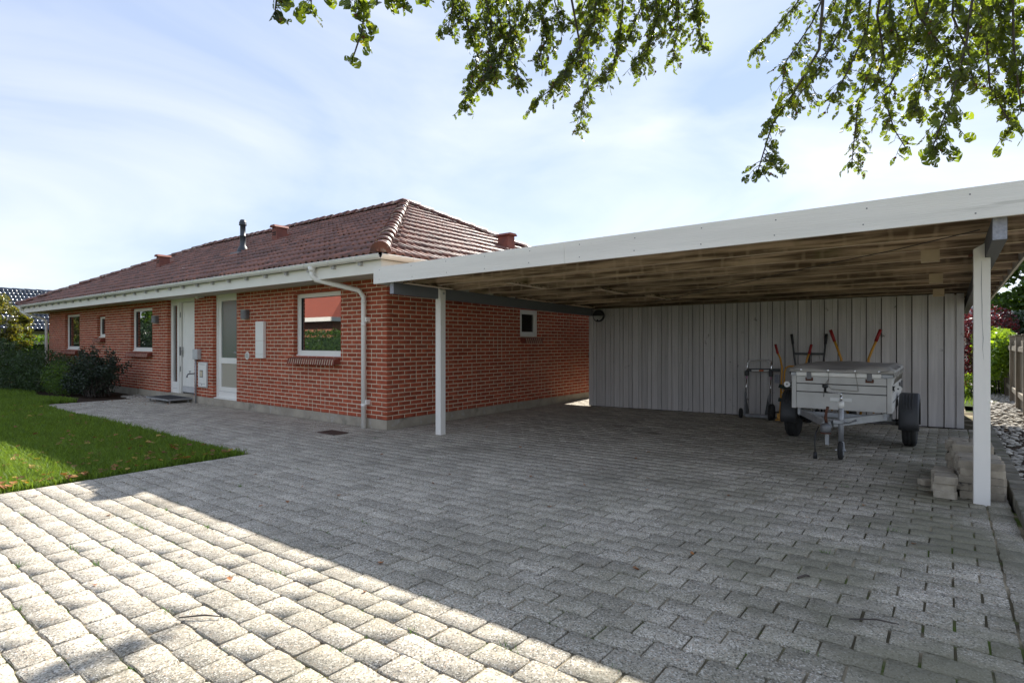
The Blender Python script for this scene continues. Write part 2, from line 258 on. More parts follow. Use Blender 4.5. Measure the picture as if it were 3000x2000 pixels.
# rough brown rafters with pale drip streaks under each corrugation of the sheets
def rafter_mat():
    m = bpy.data.materials.new('rafter_wood'); m.use_nodes = True
    nt = m.node_tree; N = nt.nodes; L = nt.links; N.clear()
    out = N.new('ShaderNodeOutputMaterial'); b = N.new('ShaderNodeBsdfPrincipled'); b.inputs['Roughness'].default_value = 0.9; b.inputs['Specular IOR Level'].default_value = 0.2
    geo = N.new('ShaderNodeNewGeometry'); oi = N.new('ShaderNodeObjectInfo')
    sh = N.new('ShaderNodeVectorMath'); sh.operation = 'MULTIPLY'; sh.operation = 'ADD'; L.new(geo.outputs['Position'], sh.inputs[0]); L.new(oi.outputs['Random'], sh.inputs[1])
    mp_ = N.new('ShaderNodeMapping'); mp_.inputs['Scale'].default_value = (0.35, 3, 6); L.new(geo.outputs['Position'], mp_.inputs['Vector'])
    n = N.new('ShaderNodeTexNoise'); n.inputs['Scale'].default_value = 5; n.inputs['Detail'].default_value = 8; L.new(mp_.outputs[0], n.inputs['Vector'])
    r = N.new('ShaderNodeValToRGB'); r.color_ramp.elements[0].position = 0.38; r.color_ramp.elements[0].color = (0.13, 0.092, 0.062, 1); r.color_ramp.elements[1].position = 0.62; r.color_ramp.elements[1].color = (0.48, 0.365, 0.265, 1)
    L.new(n.outputs['Fac'], r.inputs[0])
    w = N.new('ShaderNodeTexWave'); w.wave_type = 'BANDS'; w.bands_direction = 'X'; w.inputs['Scale'].default_value = 2.05; w.inputs['Distortion'].default_value = 2.4; w.inputs['Detail'].default_value = 2; w.inputs['Detail Scale'].default_value = 1.5
    L.new(sh.outputs[0], w.inputs['Vector'])
    mr = N.new('ShaderNodeMapRange'); mr.inputs['From Min'].default_value = 0.75; mr.inputs['From Max'].default_value = 1.0; mr.inputs['To Max'].default_value = 0.26; L.new(w.outputs['Fac'], mr.inputs['Value'])
    pn = N.new('ShaderNodeTexNoise'); pn.inputs['Scale'].default_value = 4.5; pn.inputs['Detail'].default_value = 3; L.new(sh.outputs[0], pn.inputs['Vector']); pm = N.new('ShaderNodeMapRange'); pm.inputs['From Min'].default_value = 0.46; pm.inputs['From Max'].default_value = 0.60; L.new(pn.outputs['Fac'], pm.inputs['Value'])
    pk = N.new('ShaderNodeMath'); pk.operation = 'MULTIPLY'; L.new(mr.outputs[0], pk.inputs[0]); L.new(pm.outputs[0], pk.inputs[1])
    x = N.new('ShaderNodeMix'); x.data_type = 'RGBA'; L.new(pk.outputs[0], x.inputs['Factor']); L.new(r.outputs[0], x.inputs['A']); x.inputs['B'].default_value = (0.60, 0.47, 0.34, 1)
    mo = N.new('ShaderNodeTexNoise'); mo.inputs['Scale'].default_value = 2.2; mo.inputs['Detail'].default_value = 6; L.new(geo.outputs['Position'], mo.inputs['Vector'])
    mm = N.new('ShaderNodeMapRange'); mm.inputs['From Min'].default_value = 0.60; mm.inputs['From Max'].default_value = 0.76; mm.inputs['To Max'].default_value = 0.6; L.new(mo.outputs['Fac'], mm.inputs['Value'])
    y = N.new('ShaderNodeMix'); y.data_type = 'RGBA'; L.new(mm.outputs[0], y.inputs['Factor']); L.new(x.outputs['Result'], y.inputs['A']); y.inputs['B'].default_value = (0.12, 0.12, 0.05, 1)
    hv = N.new('ShaderNodeHueSaturation'); hm = N.new('ShaderNodeMapRange'); hm.inputs['To Min'].default_value = 0.6; hm.inputs['To Max'].default_value = 1.3; L.new(oi.outputs['Random'], hm.inputs['Value']); L.new(hm.outputs[0], hv.inputs['Value']); L.new(y.outputs['Result'], hv.inputs['Color'])
    # the sawn under-edges stayed clean and pale, the faces are drip-stained
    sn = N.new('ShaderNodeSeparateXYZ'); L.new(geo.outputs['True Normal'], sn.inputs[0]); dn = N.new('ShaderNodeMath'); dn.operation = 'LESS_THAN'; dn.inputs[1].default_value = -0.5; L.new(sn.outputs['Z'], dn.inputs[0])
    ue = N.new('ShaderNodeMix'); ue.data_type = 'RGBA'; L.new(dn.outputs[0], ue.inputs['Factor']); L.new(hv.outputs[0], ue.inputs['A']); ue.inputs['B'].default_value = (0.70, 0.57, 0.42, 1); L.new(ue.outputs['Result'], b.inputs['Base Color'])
    bp = N.new('ShaderNodeBump'); bp.inputs['Strength'].default_value = 0.4; bp.inputs['Distance'].default_value = 0.01; L.new(n.outputs['Fac'], bp.inputs['Height']); L.new(bp.outputs[0], b.inputs['Normal'])
    L.new(b.outputs[0], out.inputs[0]); MATS['rafter_wood'] = m
rafter_mat()

# ------------------------------------------------------------------ mesh helpers
class MB:
    def __init__(s): s.v = []; s.f = []
    def quad(s, a, b, c, d):
        n = len(s.v); s.v += [tuple(a), tuple(b), tuple(c), tuple(d)]; s.f.append((n, n + 1, n + 2, n + 3)); return s
    def box(s, x0, x1, y0, y1, z0, z1):
        n = len(s.v)
        s.v += [(x0, y0, z0), (x1, y0, z0), (x1, y1, z0), (x0, y1, z0), (x0, y0, z1), (x1, y0, z1), (x1, y1, z1), (x0, y1, z1)]
        s.f += [(n, n + 3, n + 2, n + 1), (n + 4, n + 5, n + 6, n + 7), (n, n + 1, n + 5, n + 4), (n + 1, n + 2, n + 6, n + 5), (n + 2, n + 3, n + 7, n + 6), (n + 3, n, n + 4, n + 7)]
        return s
    def bbox(s, x0, x1, y0, y1, z0, z1, b=0.004):          # box with chamfered edges
        me = bmesh.new(); 
        bmesh.ops.create_cube(me, size=1.0, matrix=Matrix.Translation(((x0 + x1) / 2, (y0 + y1) / 2, (z0 + z1) / 2)) @ Matrix.Diagonal((x1 - x0, y1 - y0, z1 - z0, 1)))
        bmesh.ops.bevel(me, geom=me.edges[:], offset=b, segments=1, affect='EDGES')
        return s.add_bm(me)
    def add_bm(s, me):
        n = len(s.v); me.verts.ensure_lookup_table(); me.verts.index_update()
        s.v += [tuple(v.co) for v in me.verts]; s.f += [tuple(v.index + n for v in f.verts) for f in me.faces]; me.free(); return s
    def beam(s, a, b, w, h, up=(0, 0, 1)):                 # box along a-b, w sideways, h upwards
        a = Vector(a); b = Vector(b); d = (b - a).normalized(); u = Vector(up); x = d.cross(u)
        if x.length < 1e-4: x = d.cross(Vector((1, 0, 0)))
        x.normalize(); z = x.cross(d).normalized(); n = len(s.v)
        for p in (a, b):
            for i, j in ((-1, -1), (1, -1), (1, 1), (-1, 1)): s.v.append(tuple(p + x * (w / 2 * i) + z * (h / 2 * j)))
        s.f += [(n, n + 1, n + 2, n + 3), (n + 7, n + 6, n + 5, n + 4)] + [(n + i, n + 4 + i, n + 4 + (i + 1) % 4, n + (i + 1) % 4) for i in range(4)]
        return s
    def tube(s, pts, r, seg=8, cap=True):
        pts = [Vector(p) for p in pts]; n0 = len(s.v); rs = r if isinstance(r, (list, tuple)) else [r] * len(pts)
        prev = None
        for i, p in enumerate(pts):
            d = (pts[min(i + 1, len(pts) - 1)] - pts[max(i - 1, 0)]).normalized()
            if prev is None:
                x = d.cross(Vector((0, 0, 1)))
                if x.length < 1e-3: x = d.cross(Vector((1, 0, 0)))
            else: x = prev - d * prev.dot(d)
            x.normalize(); y = d.cross(x).normalized(); prev = x
            for k in range(seg):
                a = 2 * PI * k / seg; s.v.append(tuple(p + (x * math.cos(a) + y * math.sin(a)) * rs[i]))
        for i in range(len(pts) - 1):
            for k in range(seg):
                a = n0 + i * seg + k; b = n0 + i * seg + (k + 1) % seg; s.f.append((a, b, b + seg, a + seg))
        if cap:
            s.f.append(tuple(n0 + k for k in reversed(range(seg)))); e = n0 + (len(pts) - 1) * seg; s.f.append(tuple(e + k for k in range(seg)))
        return s
    def lathe(s, centre, axis, prof, seg=24):              # prof: (radius, along axis)
        c = Vector(centre); d = Vector(axis).normalized(); x = d.cross(Vector((0, 0, 1)))
        if x.length < 1e-3: x = d.cross(Vector((1, 0, 0)))
        x.normalize(); y = d.cross(x); n0 = len(s.v)
        for r, t in prof:
            for k in range(seg):
                a = 2 * PI * k / seg; s.v.append(tuple(c + d * t + (x * math.cos(a) + y * math.sin(a)) * r))
        for i in range(len(prof) - 1):
            for k in range(seg):
                a = n0 + i * seg + k; b = n0 + i * seg + (k + 1) % seg; s.f.append((a, b, b + seg, a + seg))
        s.f.append(tuple(n0 + k for k in reversed(range(seg)))); e = n0 + (len(prof) - 1) * seg; s.f.append(tuple(e + k for k in range(seg)))
        return s
    def prism(s, poly, a, b, plane='xz'):                  # polygon extruded from a to b along the third axis
        n = len(s.v); k = len(poly)
        def P(p, t): return {'xz': (p[0], t, p[1]), 'yz': (t, p[0], p[1]), 'xy': (p[0], p[1], t)}[plane]
        s.v += [P(p, a) for p in poly] + [P(p, b) for p in poly]
        s.f += [tuple(range(n, n + k)), tuple(range(n + 2 * k - 1, n + k - 1, -1))] + [(n + i, n + k + i, n + k + (i + 1) % k, n + (i + 1) % k) for i in range(k)]
        return s
    def mesh(s, name, m, smooth=False):
        me = bpy.data.meshes.new(name); me.from_pydata(s.v, [], s.f); me.validate(); 
        bm = bmesh.new(); bm.from_mesh(me); bmesh.ops.recalc_face_normals(bm, faces=bm.faces[:]); bm.to_mesh(me); bm.free()
        me.materials.append(MATS[m])
        if smooth: me.shade_smooth()
        return me
    def build(s, name, m, parent=None, smooth=False):
        return link(name, s.mesh(name, m, smooth), parent)

def link(name, me, parent=None, loc=None, rot=None, scale=None):
    o = bpy.data.objects.new(name, me); COL.objects.link(o)
    if parent is not None:
        o.parent = parent
        if parent.type == 'EMPTY': o.matrix_parent_inverse = Matrix.Translation(-Vector(parent.location))
    if loc is not None: o.location = loc
    if rot is not None: o.rotation_euler = rot
    if scale is not None: o.scale = scale
    return o
def tag(o, label=None, cat=None, group=None, kind=None):
    if label: o['label'] = label
    if cat: o['category'] = cat
    if group: o['group'] = group
    if kind: o['kind'] = kind
    return o
def thing(name, label, cat, loc=(0, 0, 0), group=None):
    o = bpy.data.objects.new(name, None); COL.objects.link(o); o.location = loc; o.empty_display_size = 0.2
    return tag(o, label, cat, group)
def np_mesh(name, verts, faces, m, smooth=False):          # faces: (n, k) int array
    me = bpy.data.meshes.new(name); nf, k = faces.shape
    me.vertices.add(len(verts)); me.vertices.foreach_set('co', np.asarray(verts, np.float32).ravel())
    me.loops.add(nf * k); me.loops.foreach_set('vertex_index', faces.astype(np.int32).ravel())
    me.polygons.add(nf); me.polygons.foreach_set('loop_start', np.arange(0, nf * k, k, dtype=np.int32)); me.polygons.foreach_set('loop_total', np.full(nf, k, np.int32))
    me.update(calc_edges=True); me.validate(); me.materials.append(MATS[m])
    if smooth: me.shade_smooth()
    return me
def scatter(base_v, base_f, mats):                         # mats: (n,3,3) matrices and (n,3) positions
    R, T = mats; n = len(T)
    v = np.einsum('nij,kj->nki', R, base_v) + T[:, None, :]
    f = base_f[None] + (np.arange(n) * len(base_v))[:, None, None]
    return v.reshape(-1, 3), f.reshape(-1, base_f.shape[1])
def rand_rot(n, tilt=None):
    q = rng.normal(size=(n, 4)); q /= np.linalg.norm(q, axis=1)[:, None]; w, x, y, z = q.T
    return np.stack([np.stack([1 - 2 * (y * y + z * z), 2 * (x * y - z * w), 2 * (x * z + y * w)], -1),
                     np.stack([2 * (x * y + z * w), 1 - 2 * (x * x + z * z), 2 * (y * z - x * w)], -1),
                     np.stack([2 * (x * z - y * w), 2 * (y * z + x * w), 1 - 2 * (x * x + y * y)], -1)], -2)
LEAF4_V = np.array([(0, -0.5, 0), (0.30, -0.02, 0.06), (0, 0.5, 0), (-0.30, -0.02, 0.06)], float); LEAF4_F = np.array([(0, 1, 2), (0, 2, 3)])
LEAFN_V = np.array([(0, -0.5, 0), (0.13, 0, 0.03), (0, 0.5, 0), (-0.13, 0, 0.03)], float)
def blob_points(n, c, r, shell=0.55):
    d = rng.normal(size=(n, 3)); d /= np.linalg.norm(d, axis=1)[:, None]
    return np.array(c) + d * (shell + (1 - shell) * rng.random((n, 1)) ** 0.6) * np.array(r)
def foliage(name, pts, size, m, parent, base=LEAF4_V):
    n = len(pts); R = rand_rot(n) * (size * (0.6 + 0.8 * rng.random((n, 1, 1))))
    v, f = scatter(base, LEAF4_F, (R, pts))
    return tag(link(name, np_mesh(name, v, f, m), parent), kind='stuff')

# ================================================================== ground
g = MB().quad((-300, -300, -0.09), (300, -300, -0.09), (300, 300, -0.09), (-300, 300, -0.09)).build('ground', 'far_ground'); tag(g, kind='structure')

# bedding sand under the drive, following its slight rise
b = MB()
for (x0, x1, y0, y1) in ((0.08, 9.5, -12, 0.02), (-8.32, 0.08, -2.17, 0.02), (0.0, 7.0, 0.02, 7.5)):
    b.quad((x0, y0, gz(x0) - 0.008), (x1, y0, gz(x1) - 0.008), (x1, y1, gz(x1) - 0.008), (x0, y1, gz(x0) - 0.008))
tag(b.build('paving_bed', 'sand'), kind='structure')

# ------------------------------------------------------------------ pavers: zigzag-sided blocks in half bond
PL, PW, PJ = 0.225, 0.142, 0.005
def paver_geo(l, w, amp=0.0026):
    hx = l / 2 - 0.0050; hy = w / 2 - 0.0032; c = 0.010; q = min(0.022, hx * 0.4)
    # interlocking shape: the left half is a little wider than the right, so half-bonded rows key together
    T = [(-hx + c, amp), (-q, amp), (q, -amp), (hx - c, -amp)]
    bot = [(x, -hy - t) for x, t in T]; top = [(x, hy + t) for x, t in reversed(T)]
    poly = bot + [(hx, -hy + amp + c), (hx, hy - amp - c)] + top + [(-hx, hy + amp - c), (-hx, -hy - amp + c)]
    k = len(poly); P = np.array(poly); ins = P * np.array([(hx - 0.002) / hx, (hy - 0.002) / hy])
    V = np.vstack([np.c_[ins, np.zeros(k)], np.c_[P, np.full(k, -0.002)], np.c_[P, np.full(k, -0.03)]])
    F = [(0, i, i + 1) for i in range(1, k - 1)]
    for r in (0, 1):
        for i in range(k):
            a, b_, c_, d = r * k + i, r * k + (i + 1) % k, (r + 1) * k + (i + 1) % k, (r + 1) * k + i
            F += [(a, d, c_), (a, c_, b_)]
    return V, np.array(F)
def row_intervals(y):
    if y > 4.75: return [(0.012, 0.80)]
    if y > 0: return [(0.012, 6.855)]
    if y > -2.15: return [(-8.3, 6.855)]
    return [(0.11, 6.855)]
slots = []                                                  # (x, y, length, width, turned)
nrow0 = int(-9.2 / PW)
for r in range(nrow0, 52):
    y = (r + 0.5) * PW - 0.012
    for (a, e) in row_intervals(y):
        x = math.floor(a / PL) * PL + (PL / 2 if r % 2 else 0) - PL
        while x < e:
            x0, x1 = max(x, a), min(x + PL, e)
            if x1 - x0 > 0.05: slots.append(((x0 + x1) / 2, y, x1 - x0, PW, 0))
            x += PL
yy = -9.0
while yy < 4.8:                                             # border course along the right-hand edge
    slots.append((6.93, yy, PL, PW, 1)); yy += PL
for r in range(nrow0, -4):                                  # paving carries on to the right in front of the pebbles
    y = (r + 0.5) * PW - 0.012
    x = 7.003 + (PL / 2 if r % 2 else 0)
    while x < 9.4: slots.append((x + PL / 2, y, PL, PW, 0)); x += PL
slots = [s for s in slots if (Vector((s[0], s[1], 0)) - Vector((CAM[0], CAM[1], 0))).dot(_F) > -1.5]
def rank_paver(s):
    d = Vector((s[0] - CAM[0], s[1] - CAM[1], 0)); f = d.dot(_F); r = d.dot(_R)
    if f < 1.9 or abs(r / f) > 0.95: return 1e9
    return f
pavement = thing('pavement', None, None); tag(pavement, kind='structure')
order = sorted(range(len(slots)), key=lambda i: rank_paver(slots[i]))
solo = set(i for i in order[:300] if abs(slots[i][2] - PL) < 1e-6)
pv, pf = paver_geo(PL, PW)
pav_meshes = []
for k in range(3):
    v2 = pv.copy(); v2[:, :2] += rng.normal(0, 0.0012, (len(pv), 2)); v2[len(pv) // 3:, :2] = v2[len(pv) // 3:, :2]
    pav_meshes.append(np_mesh('paver', v2, pf, 'paver'))
stuffV = []; stuffF = []; nv = 0
for i, (x, y, l, w, turned) in enumerate(slots):
    near = i in solo
    tx, ty, tz = rng.normal(0, 0.0035), rng.normal(0, 0.0035), rng.normal(0, 0.009)
    dz = gz(x) + rng.normal(0, 0.0013); jx, jy = rng.normal(0, 0.0013, 2)
    rz = tz + (PI / 2 if turned else 0) + (PI if rng.random() < 0.0 else 0)
    if near:
        link('paver', pav_meshes[i % 3], pavement, (x + jx, y + jy, dz), (tx, ty - 0.0085, rz))
    else:
        V, Fc = (pv, pf) if abs(l - PL) < 1e-6 else paver_geo(l, w)
        R = np.array(Matrix.Rotation(rz, 3, 'Z') @ Matrix.Rotation(tx, 3, 'X') @ Matrix.Rotation(ty - 0.0085, 3, 'Y'))
        stuffV.append(V @ R.T + np.array([x + jx, y + jy, dz])); stuffF.append(Fc + nv); nv += len(V)
tag(link('paver_field', np_mesh('paver_field', np.vstack(stuffV), np.vstack(stuffF), 'paver'), pavement), kind='stuff')

# ------------------------------------------------------------------ lawn and planting bed
LX, LY = 0.06, -2.19
tag(MB().quad((-60, -60, -0.02), (LX, -60, -0.02), (LX, LY, -0.02), (-60, LY, -0.02)).build('lawn', 'lawn_ground'), kind='structure')
tag(MB().quad((-18, LY, -0.03), (-8.32, LY, -0.03), (-8.32, 0.02, -0.03), (-18, 0.02, -0.03)).build('planting_bed', 'soil'), kind='structure')
def edge_wobble(x): return 0.05 * math.sin(x * 1.7) + 0.03 * math.sin(x * 4.3 + 1)
N = 150000
# more blades near the camera
gx = LX + 0.06 - np.abs(rng.exponential(4.2, N)); gy = LY + 0.05 - rng.random(N) ** 0.8 * 3.65
gx2 = LX - rng.random(N // 3) * 17; gy2 = LY + 0.05 - rng.random(N // 3) * 2.4
gxx = np.r_[gx, gx2]; gyy = np.r_[gy, gy2]
gxx = np.r_[gxx, -8.5 - rng.random(40000) * 10]; gyy = np.r_[gyy, -1.55 - rng.random(40000) * 0.9 + 0.12 * np.sin(gxx[-40000:] * 1.9)]
ok = (gxx > -19); ok &= ~((gyy > LY + 0.015 + 0.025 * np.sin(gxx * 2.1) + 0.02 * np.sin(gxx * 11.0 + 1) + rng.normal(0, 0.012, len(gxx))) & (gxx > -8.6))
ok &= (gxx < LX + 0.012 + 0.02 * np.sin(gyy * 5) + 0.018 * np.sin(gyy * 17 + 1) + rng.normal(0, 0.012, len(gxx))); gxx = gxx[ok]; gyy = gyy[ok]
# the lawn runs on to the bushes left of the paved strip
n = len(gxx); h = (0.04 + 0.06 * rng.random(n) ** 1.5) * (1 + 0.25 * np.sin(gxx * 1.3) * np.sin(gyy * 2.2)); wd = 0.0026 + 0.0026 * rng.random(n) + 0.0004 * np.maximum(0, -gxx)
a = rng.random(n) * 2 * PI; lean = 0.75 * rng.random(n) + 0.05; la = rng.random(n) * 2 * PI
bx, by = np.cos(a) * wd, np.sin(a) * wd
p0 = np.c_[gxx - bx, gyy - by, np.full(n, -0.02)]; p1 = np.c_[gxx + bx, gyy + by, np.full(n, -0.02)]
mx, my = gxx + np.cos(la) * lean * h * 0.45, gyy + np.sin(la) * lean * h * 0.45
p2 = np.c_[mx + bx * 0.7, my + by * 0.7, -0.02 + h * 0.6]; p3 = np.c_[mx - bx * 0.7, my - by * 0.7, -0.02 + h * 0.6]
p4 = np.c_[gxx + np.cos(la) * lean * h * 1.3, gyy + np.sin(la) * lean * h * 1.3, -0.02 + h]
gv = np.stack([p0, p1, p2, p3, p4], 1).reshape(-1, 3); gb = (np.arange(n) * 5)[:, None, None]
gf = (np.array([(0, 1, 2), (0, 2, 3), (3, 2, 4)])[None] + gb).reshape(-1, 3)
tag(link('lawn_grass', np_mesh('lawn_grass', gv, gf, 'grass')), 'short green lawn grass beside the paved drive', 'grass', kind='stuff')

# little weeds rooted in the joints
wv = []; wf = []; k = 0
for i in range(300):
    if i < 90: x, y = random.uniform(0.4, 6.6), random.uniform(-4.9, 0.2)
    elif i < 170: x, y = random.uniform(1.5, 5.5), random.uniform(-4.9, -1.6)
    else: x, y = random.uniform(0.6, 5.6), random.uniform(-5.0, -3.5)
    r = round((y + 0.012) / PW); y = r * PW - 0.012 + random.uniform(-0.006, 0.006)
    big = random.random() < 0.10
    for j in range(random.randint(4, 9) + (9 if big else 0)):
        aa = random.uniform(0, 2 * PI); l = random.uniform(0.014, 0.032) * (1.9 if big else 1); ox, oy = random.gauss(0, 0.02), random.gauss(0, 0.005)
        c = Vector((x + ox, y + oy, gz(x) - 0.01)); d = Vector((math.cos(aa), math.sin(aa), random.uniform(0.5, 1.6))).normalized() * l; sd = Vector((-math.sin(aa), math.cos(aa), 0)) * 0.0026
        wv += [c - sd, c + sd, c + d]; wf.append((k, k + 1, k + 2)); k += 3
tag(link('joint_weeds', np_mesh('joint_weeds', np.array([tuple(v) for v in wv]), np.array(wf), 'weed')), 'tiny green weeds sprouting in the paving joints', 'weeds', kind='stuff')

# ================================================================== the brick house
HX0, HD, SOF = -16.94, 6.77, 2.285                         # front wall -16.94..0 at y=0, depth 6.77, soffit height
PZ, CH, MJ = 0.145, 0.0667, 0.0115                         # plinth top, course height, joint
REC = 0.075
house = thing('brick_house', 'single-storey red brick house with hipped brown tiled roof and white eaves', 'house', (-8.5, 3.4, 0))
front_open = {'A': (-15.25, -13.87, 1.075, 2.17), 'B': (-12.36, -11.74, 1.44, 2.04), 'C': (-9.91, -8.56, 1.075, 2.17),
              'door': (-7.70, -6.32, 0.10, SOF), 'glazed': (-5.48, -4.487, 0.10, SOF), 'D': (-2.474, -1.124, 1.07, 2.17)}
side_open = {'S': (3.33, 3.93, 1.42, 1.95)}

def wall_slab(mb, s0, s1, z0, z1, opens, put):
    ss = sorted({s0, s1, *[o[0] - 0.006 for o in opens], *[o[1] + 0.006 for o in opens]})
    zs = sorted({z0, z1, *[max(z0, o[2] - 0.006) for o in opens], *[min(z1, o[3] + 0.006) for o in opens]})
    for i in range(len(ss) - 1):
        for j in range(len(zs) - 1):
            cs, cz = (ss[i] + ss[i + 1]) / 2, (zs[j] + zs[j + 1]) / 2
            if any(o[0] - 0.006 < cs < o[1] + 0.006 and o[2] - 0.006 < cz < o[3] + 0.006 for o in opens): continue
            put(mb, ss[i], ss[i + 1], zs[j], zs[j + 1])
fw = MB(); wall_slab(fw, HX0 + 0.003, -0.003, PZ, SOF, list(front_open.values()), lambda m, a, b_, c, d: m.box(a, b_, 0.003, 0.20, c, d))
fw.box(HX0 + 0.006, -0.006, 0.0065, 0.20, SOF, SOF + 0.09)
front_wall = fw.build('front_wall', 'mortar', house)
sw = MB(); wall_slab(sw, 0.20, HD, PZ, SOF, list(side_open.values()), lambda m, a, b_, c, d: m.box(-0.20, -0.003, a, b_, c, d))
side_wall = sw.build('side_wall', 'mortar', house)
# remaining walls, unseen but closing the house
MB().box(HX0 + 0.006, HX0 + 0.2, 0.201, HD, PZ, SOF).box(HX0 + 0.201, -0.201, HD - 0.2, HD, PZ, SOF).build('rear_wall', 'brick', house)
pl = MB().box(HX0 - 0.004, 0.005, -0.005, HD, -0.12, PZ - 0.001)
plinth = pl.build('plinth', 'plinth', house)
MB().box(HX0 + 0.25, -0.25, 0.30, HD - 0.25, PZ, PZ + 0.02).build('floor', 'plinth', house)

def bricks(s_end, opens, axis):
    out = []; n = int((SOF - PZ) / CH)
    for k in range(n + 1):
        z0 = PZ + k * CH; z1 = z0 + CH - MJ
        if z1 > SOF + 0.02: break
        z1 = min(z1, SOF - 0.001)
        even = (k % 2 == 0) if axis == 'x' else (k % 2 == 1)
        s = 0.0; first = True; 
        while s < s_end - 0.02:
            l = (0.228 if even else 0.108) if first else 0.228
            e = s + l
            parts = [(s, e)]
            if not first and l > 0.2 and random.random() < 0.13: parts = [(s, s + 0.108), (s + 0.12, e)]
            for (p, q) in parts:
                q = min(q, s_end); segs = [(p, q)]
                for (o0, o1, zo, zt) in opens:
                    if z0 + CH * 0.5 > zo and z0 + CH * 0.5 < zt:
                        new = []
                        for (u, w_) in segs:
                            if w_ <= o0 or u >= o1: new.append((u, w_))
                            else:
                                if u < o0: new.append((u, o0))
                                if w_ > o1: new.append((o1, w_))
                        segs = new
                for (u, w_) in segs:
                    if w_ - u > 0.012: out.append((u, w_, z0, z1))
            s = e + 0.012; first = False
    return out
def brick_geo(l, hgt, dep):
    x, y, z = l / 2, dep, hgt / 2; c = 0.003
    V = np.array([(-x, c, -z), (x, c, -z), (x, c, z), (-x, c, z), (-x, y, -z), (x, y, -z), (x, y, z), (-x, y, z), (-x + c, 0, -z + c), (x - c, 0, -z + c), (x - c, 0, z - c), (-x + c, 0, z - c)])
    Q = [(8, 9, 10, 11), (0, 1, 9, 8), (1, 2, 10, 9), (2, 3, 11, 10), (3, 0, 8, 11), (1, 5, 6, 2), (4, 0, 3, 7), (3, 2, 6, 7), (0, 4, 5, 1)]
    return V, np.array([t for q in Q for t in ((q[0], q[1], q[2]), (q[0], q[2], q[3]))])
fb = [('x', *t) for t in bricks(-HX0, [(-o[1], -o[0], o[2], o[3]) for o in front_open.values()], 'x')]
sb = [('y', *t) for t in bricks(HD, list(side_open.values()), 'y')]
def brick_rank(t):
    c = (t[1] + t[2]) / 2
    if abs(t[2] - t[1] - 0.228) > 1e-3 and abs(t[2] - t[1] - 0.108) > 1e-3: return 1e9
    if t[4] - t[3] < CH - MJ - 1e-4: return 1e9
    p = (-c, 0) if t[0] == 'x' else (0, c)
    d = math.hypot(p[0] - CAM[0], p[1] - CAM[1])
    if t[0] == 'y' and (t[3] > 1.8 and c > 0.1): d += 3
    return d - (0.3 if t[0] == 'x' else 0)
brick_me = {0.228: np_mesh('brick', *brick_geo(0.228, CH - MJ, 0.1), 'brick'), 0.108: np_mesh('brick', *brick_geo(0.108, CH - MJ, 0.1), 'brick')}
for lst, parent, name in ((fb, front_wall, 'brickwork'), (sb, side_wall, 'brickwork')):
    order = sorted(range(len(lst)), key=lambda i: brick_rank(lst[i])); solo = set(order[:300])
    SV = []; SF = []; nv = 0
    for i, (ax, u, w_, z0, z1) in enumerate(lst):
        c = (u + w_) / 2; l = w_ - u; j = float(np.clip(rng.normal(0, 0.0008), -0.0015, 0.0012))
        rz = 0 if ax == 'x' else PI / 2
        loc = (-c, j, (z0 + z1) / 2 + rng.normal(0, 0.0007)) if ax == 'x' else (-j, c, (z0 + z1) / 2 + rng.normal(0, 0.0007))
        if i in solo and brick_rank(lst[i]) < 1e8:
            link('brick', brick_me[round(l, 3)], parent, loc, (0, rng.normal(0, 0.003), rz))
        else:
            V, Fc = brick_geo(l, z1 - z0, 0.1)
            if ax == 'y': V = np.c_[-V[:, 1], V[:, 0], V[:, 2]]
            SV.append(V + np.array(loc)); SF.append(Fc + nv); nv += len(V)
    tag(link(name, np_mesh(name, np.vstack(SV), np.vstack(SF), 'brick'), parent), kind='stuff')

# ------------------------------------------------------------------ windows and doors
def brick_sill(parent, x0, x1, z, axis='x'):
    w = 0.054; n = int(round((x1 - x0) / 0.066)); st = (x1 - x0) / n
    for i in range(n):
        a = x0 + i * st + 0.009; e = x0 + (i + 1) * st - 0.009
        prof = [(0.07, z - 0.002), (-0.105, z - 0.045), (-0.125, z - 0.135), (0.05, z - 0.10)]
        if axis == 'x': MB().prism(prof, a, e, 'yz').build('sill_brick', 'sill_brick', parent)
        else: MB().prism([(-p[0], p[1]) for p in prof], a, e, 'xz').build('sill_brick', 'sill_brick', parent)
    prof = [(0.068, z - 0.005), (-0.1025, z - 0.0465), (-0.122, z - 0.132), (0.05, z - 0.098)]
    if axis == 'x': MB().prism(prof, x0 + 0.012, x1 - 0.012, 'yz').build('sill_mortar', 'mortar', parent)
    else: MB().prism([(-p[0], p[1]) for p in prof], x0 + 0.012, x1 - 0.012, 'xz').build('sill_mortar', 'mortar', parent)

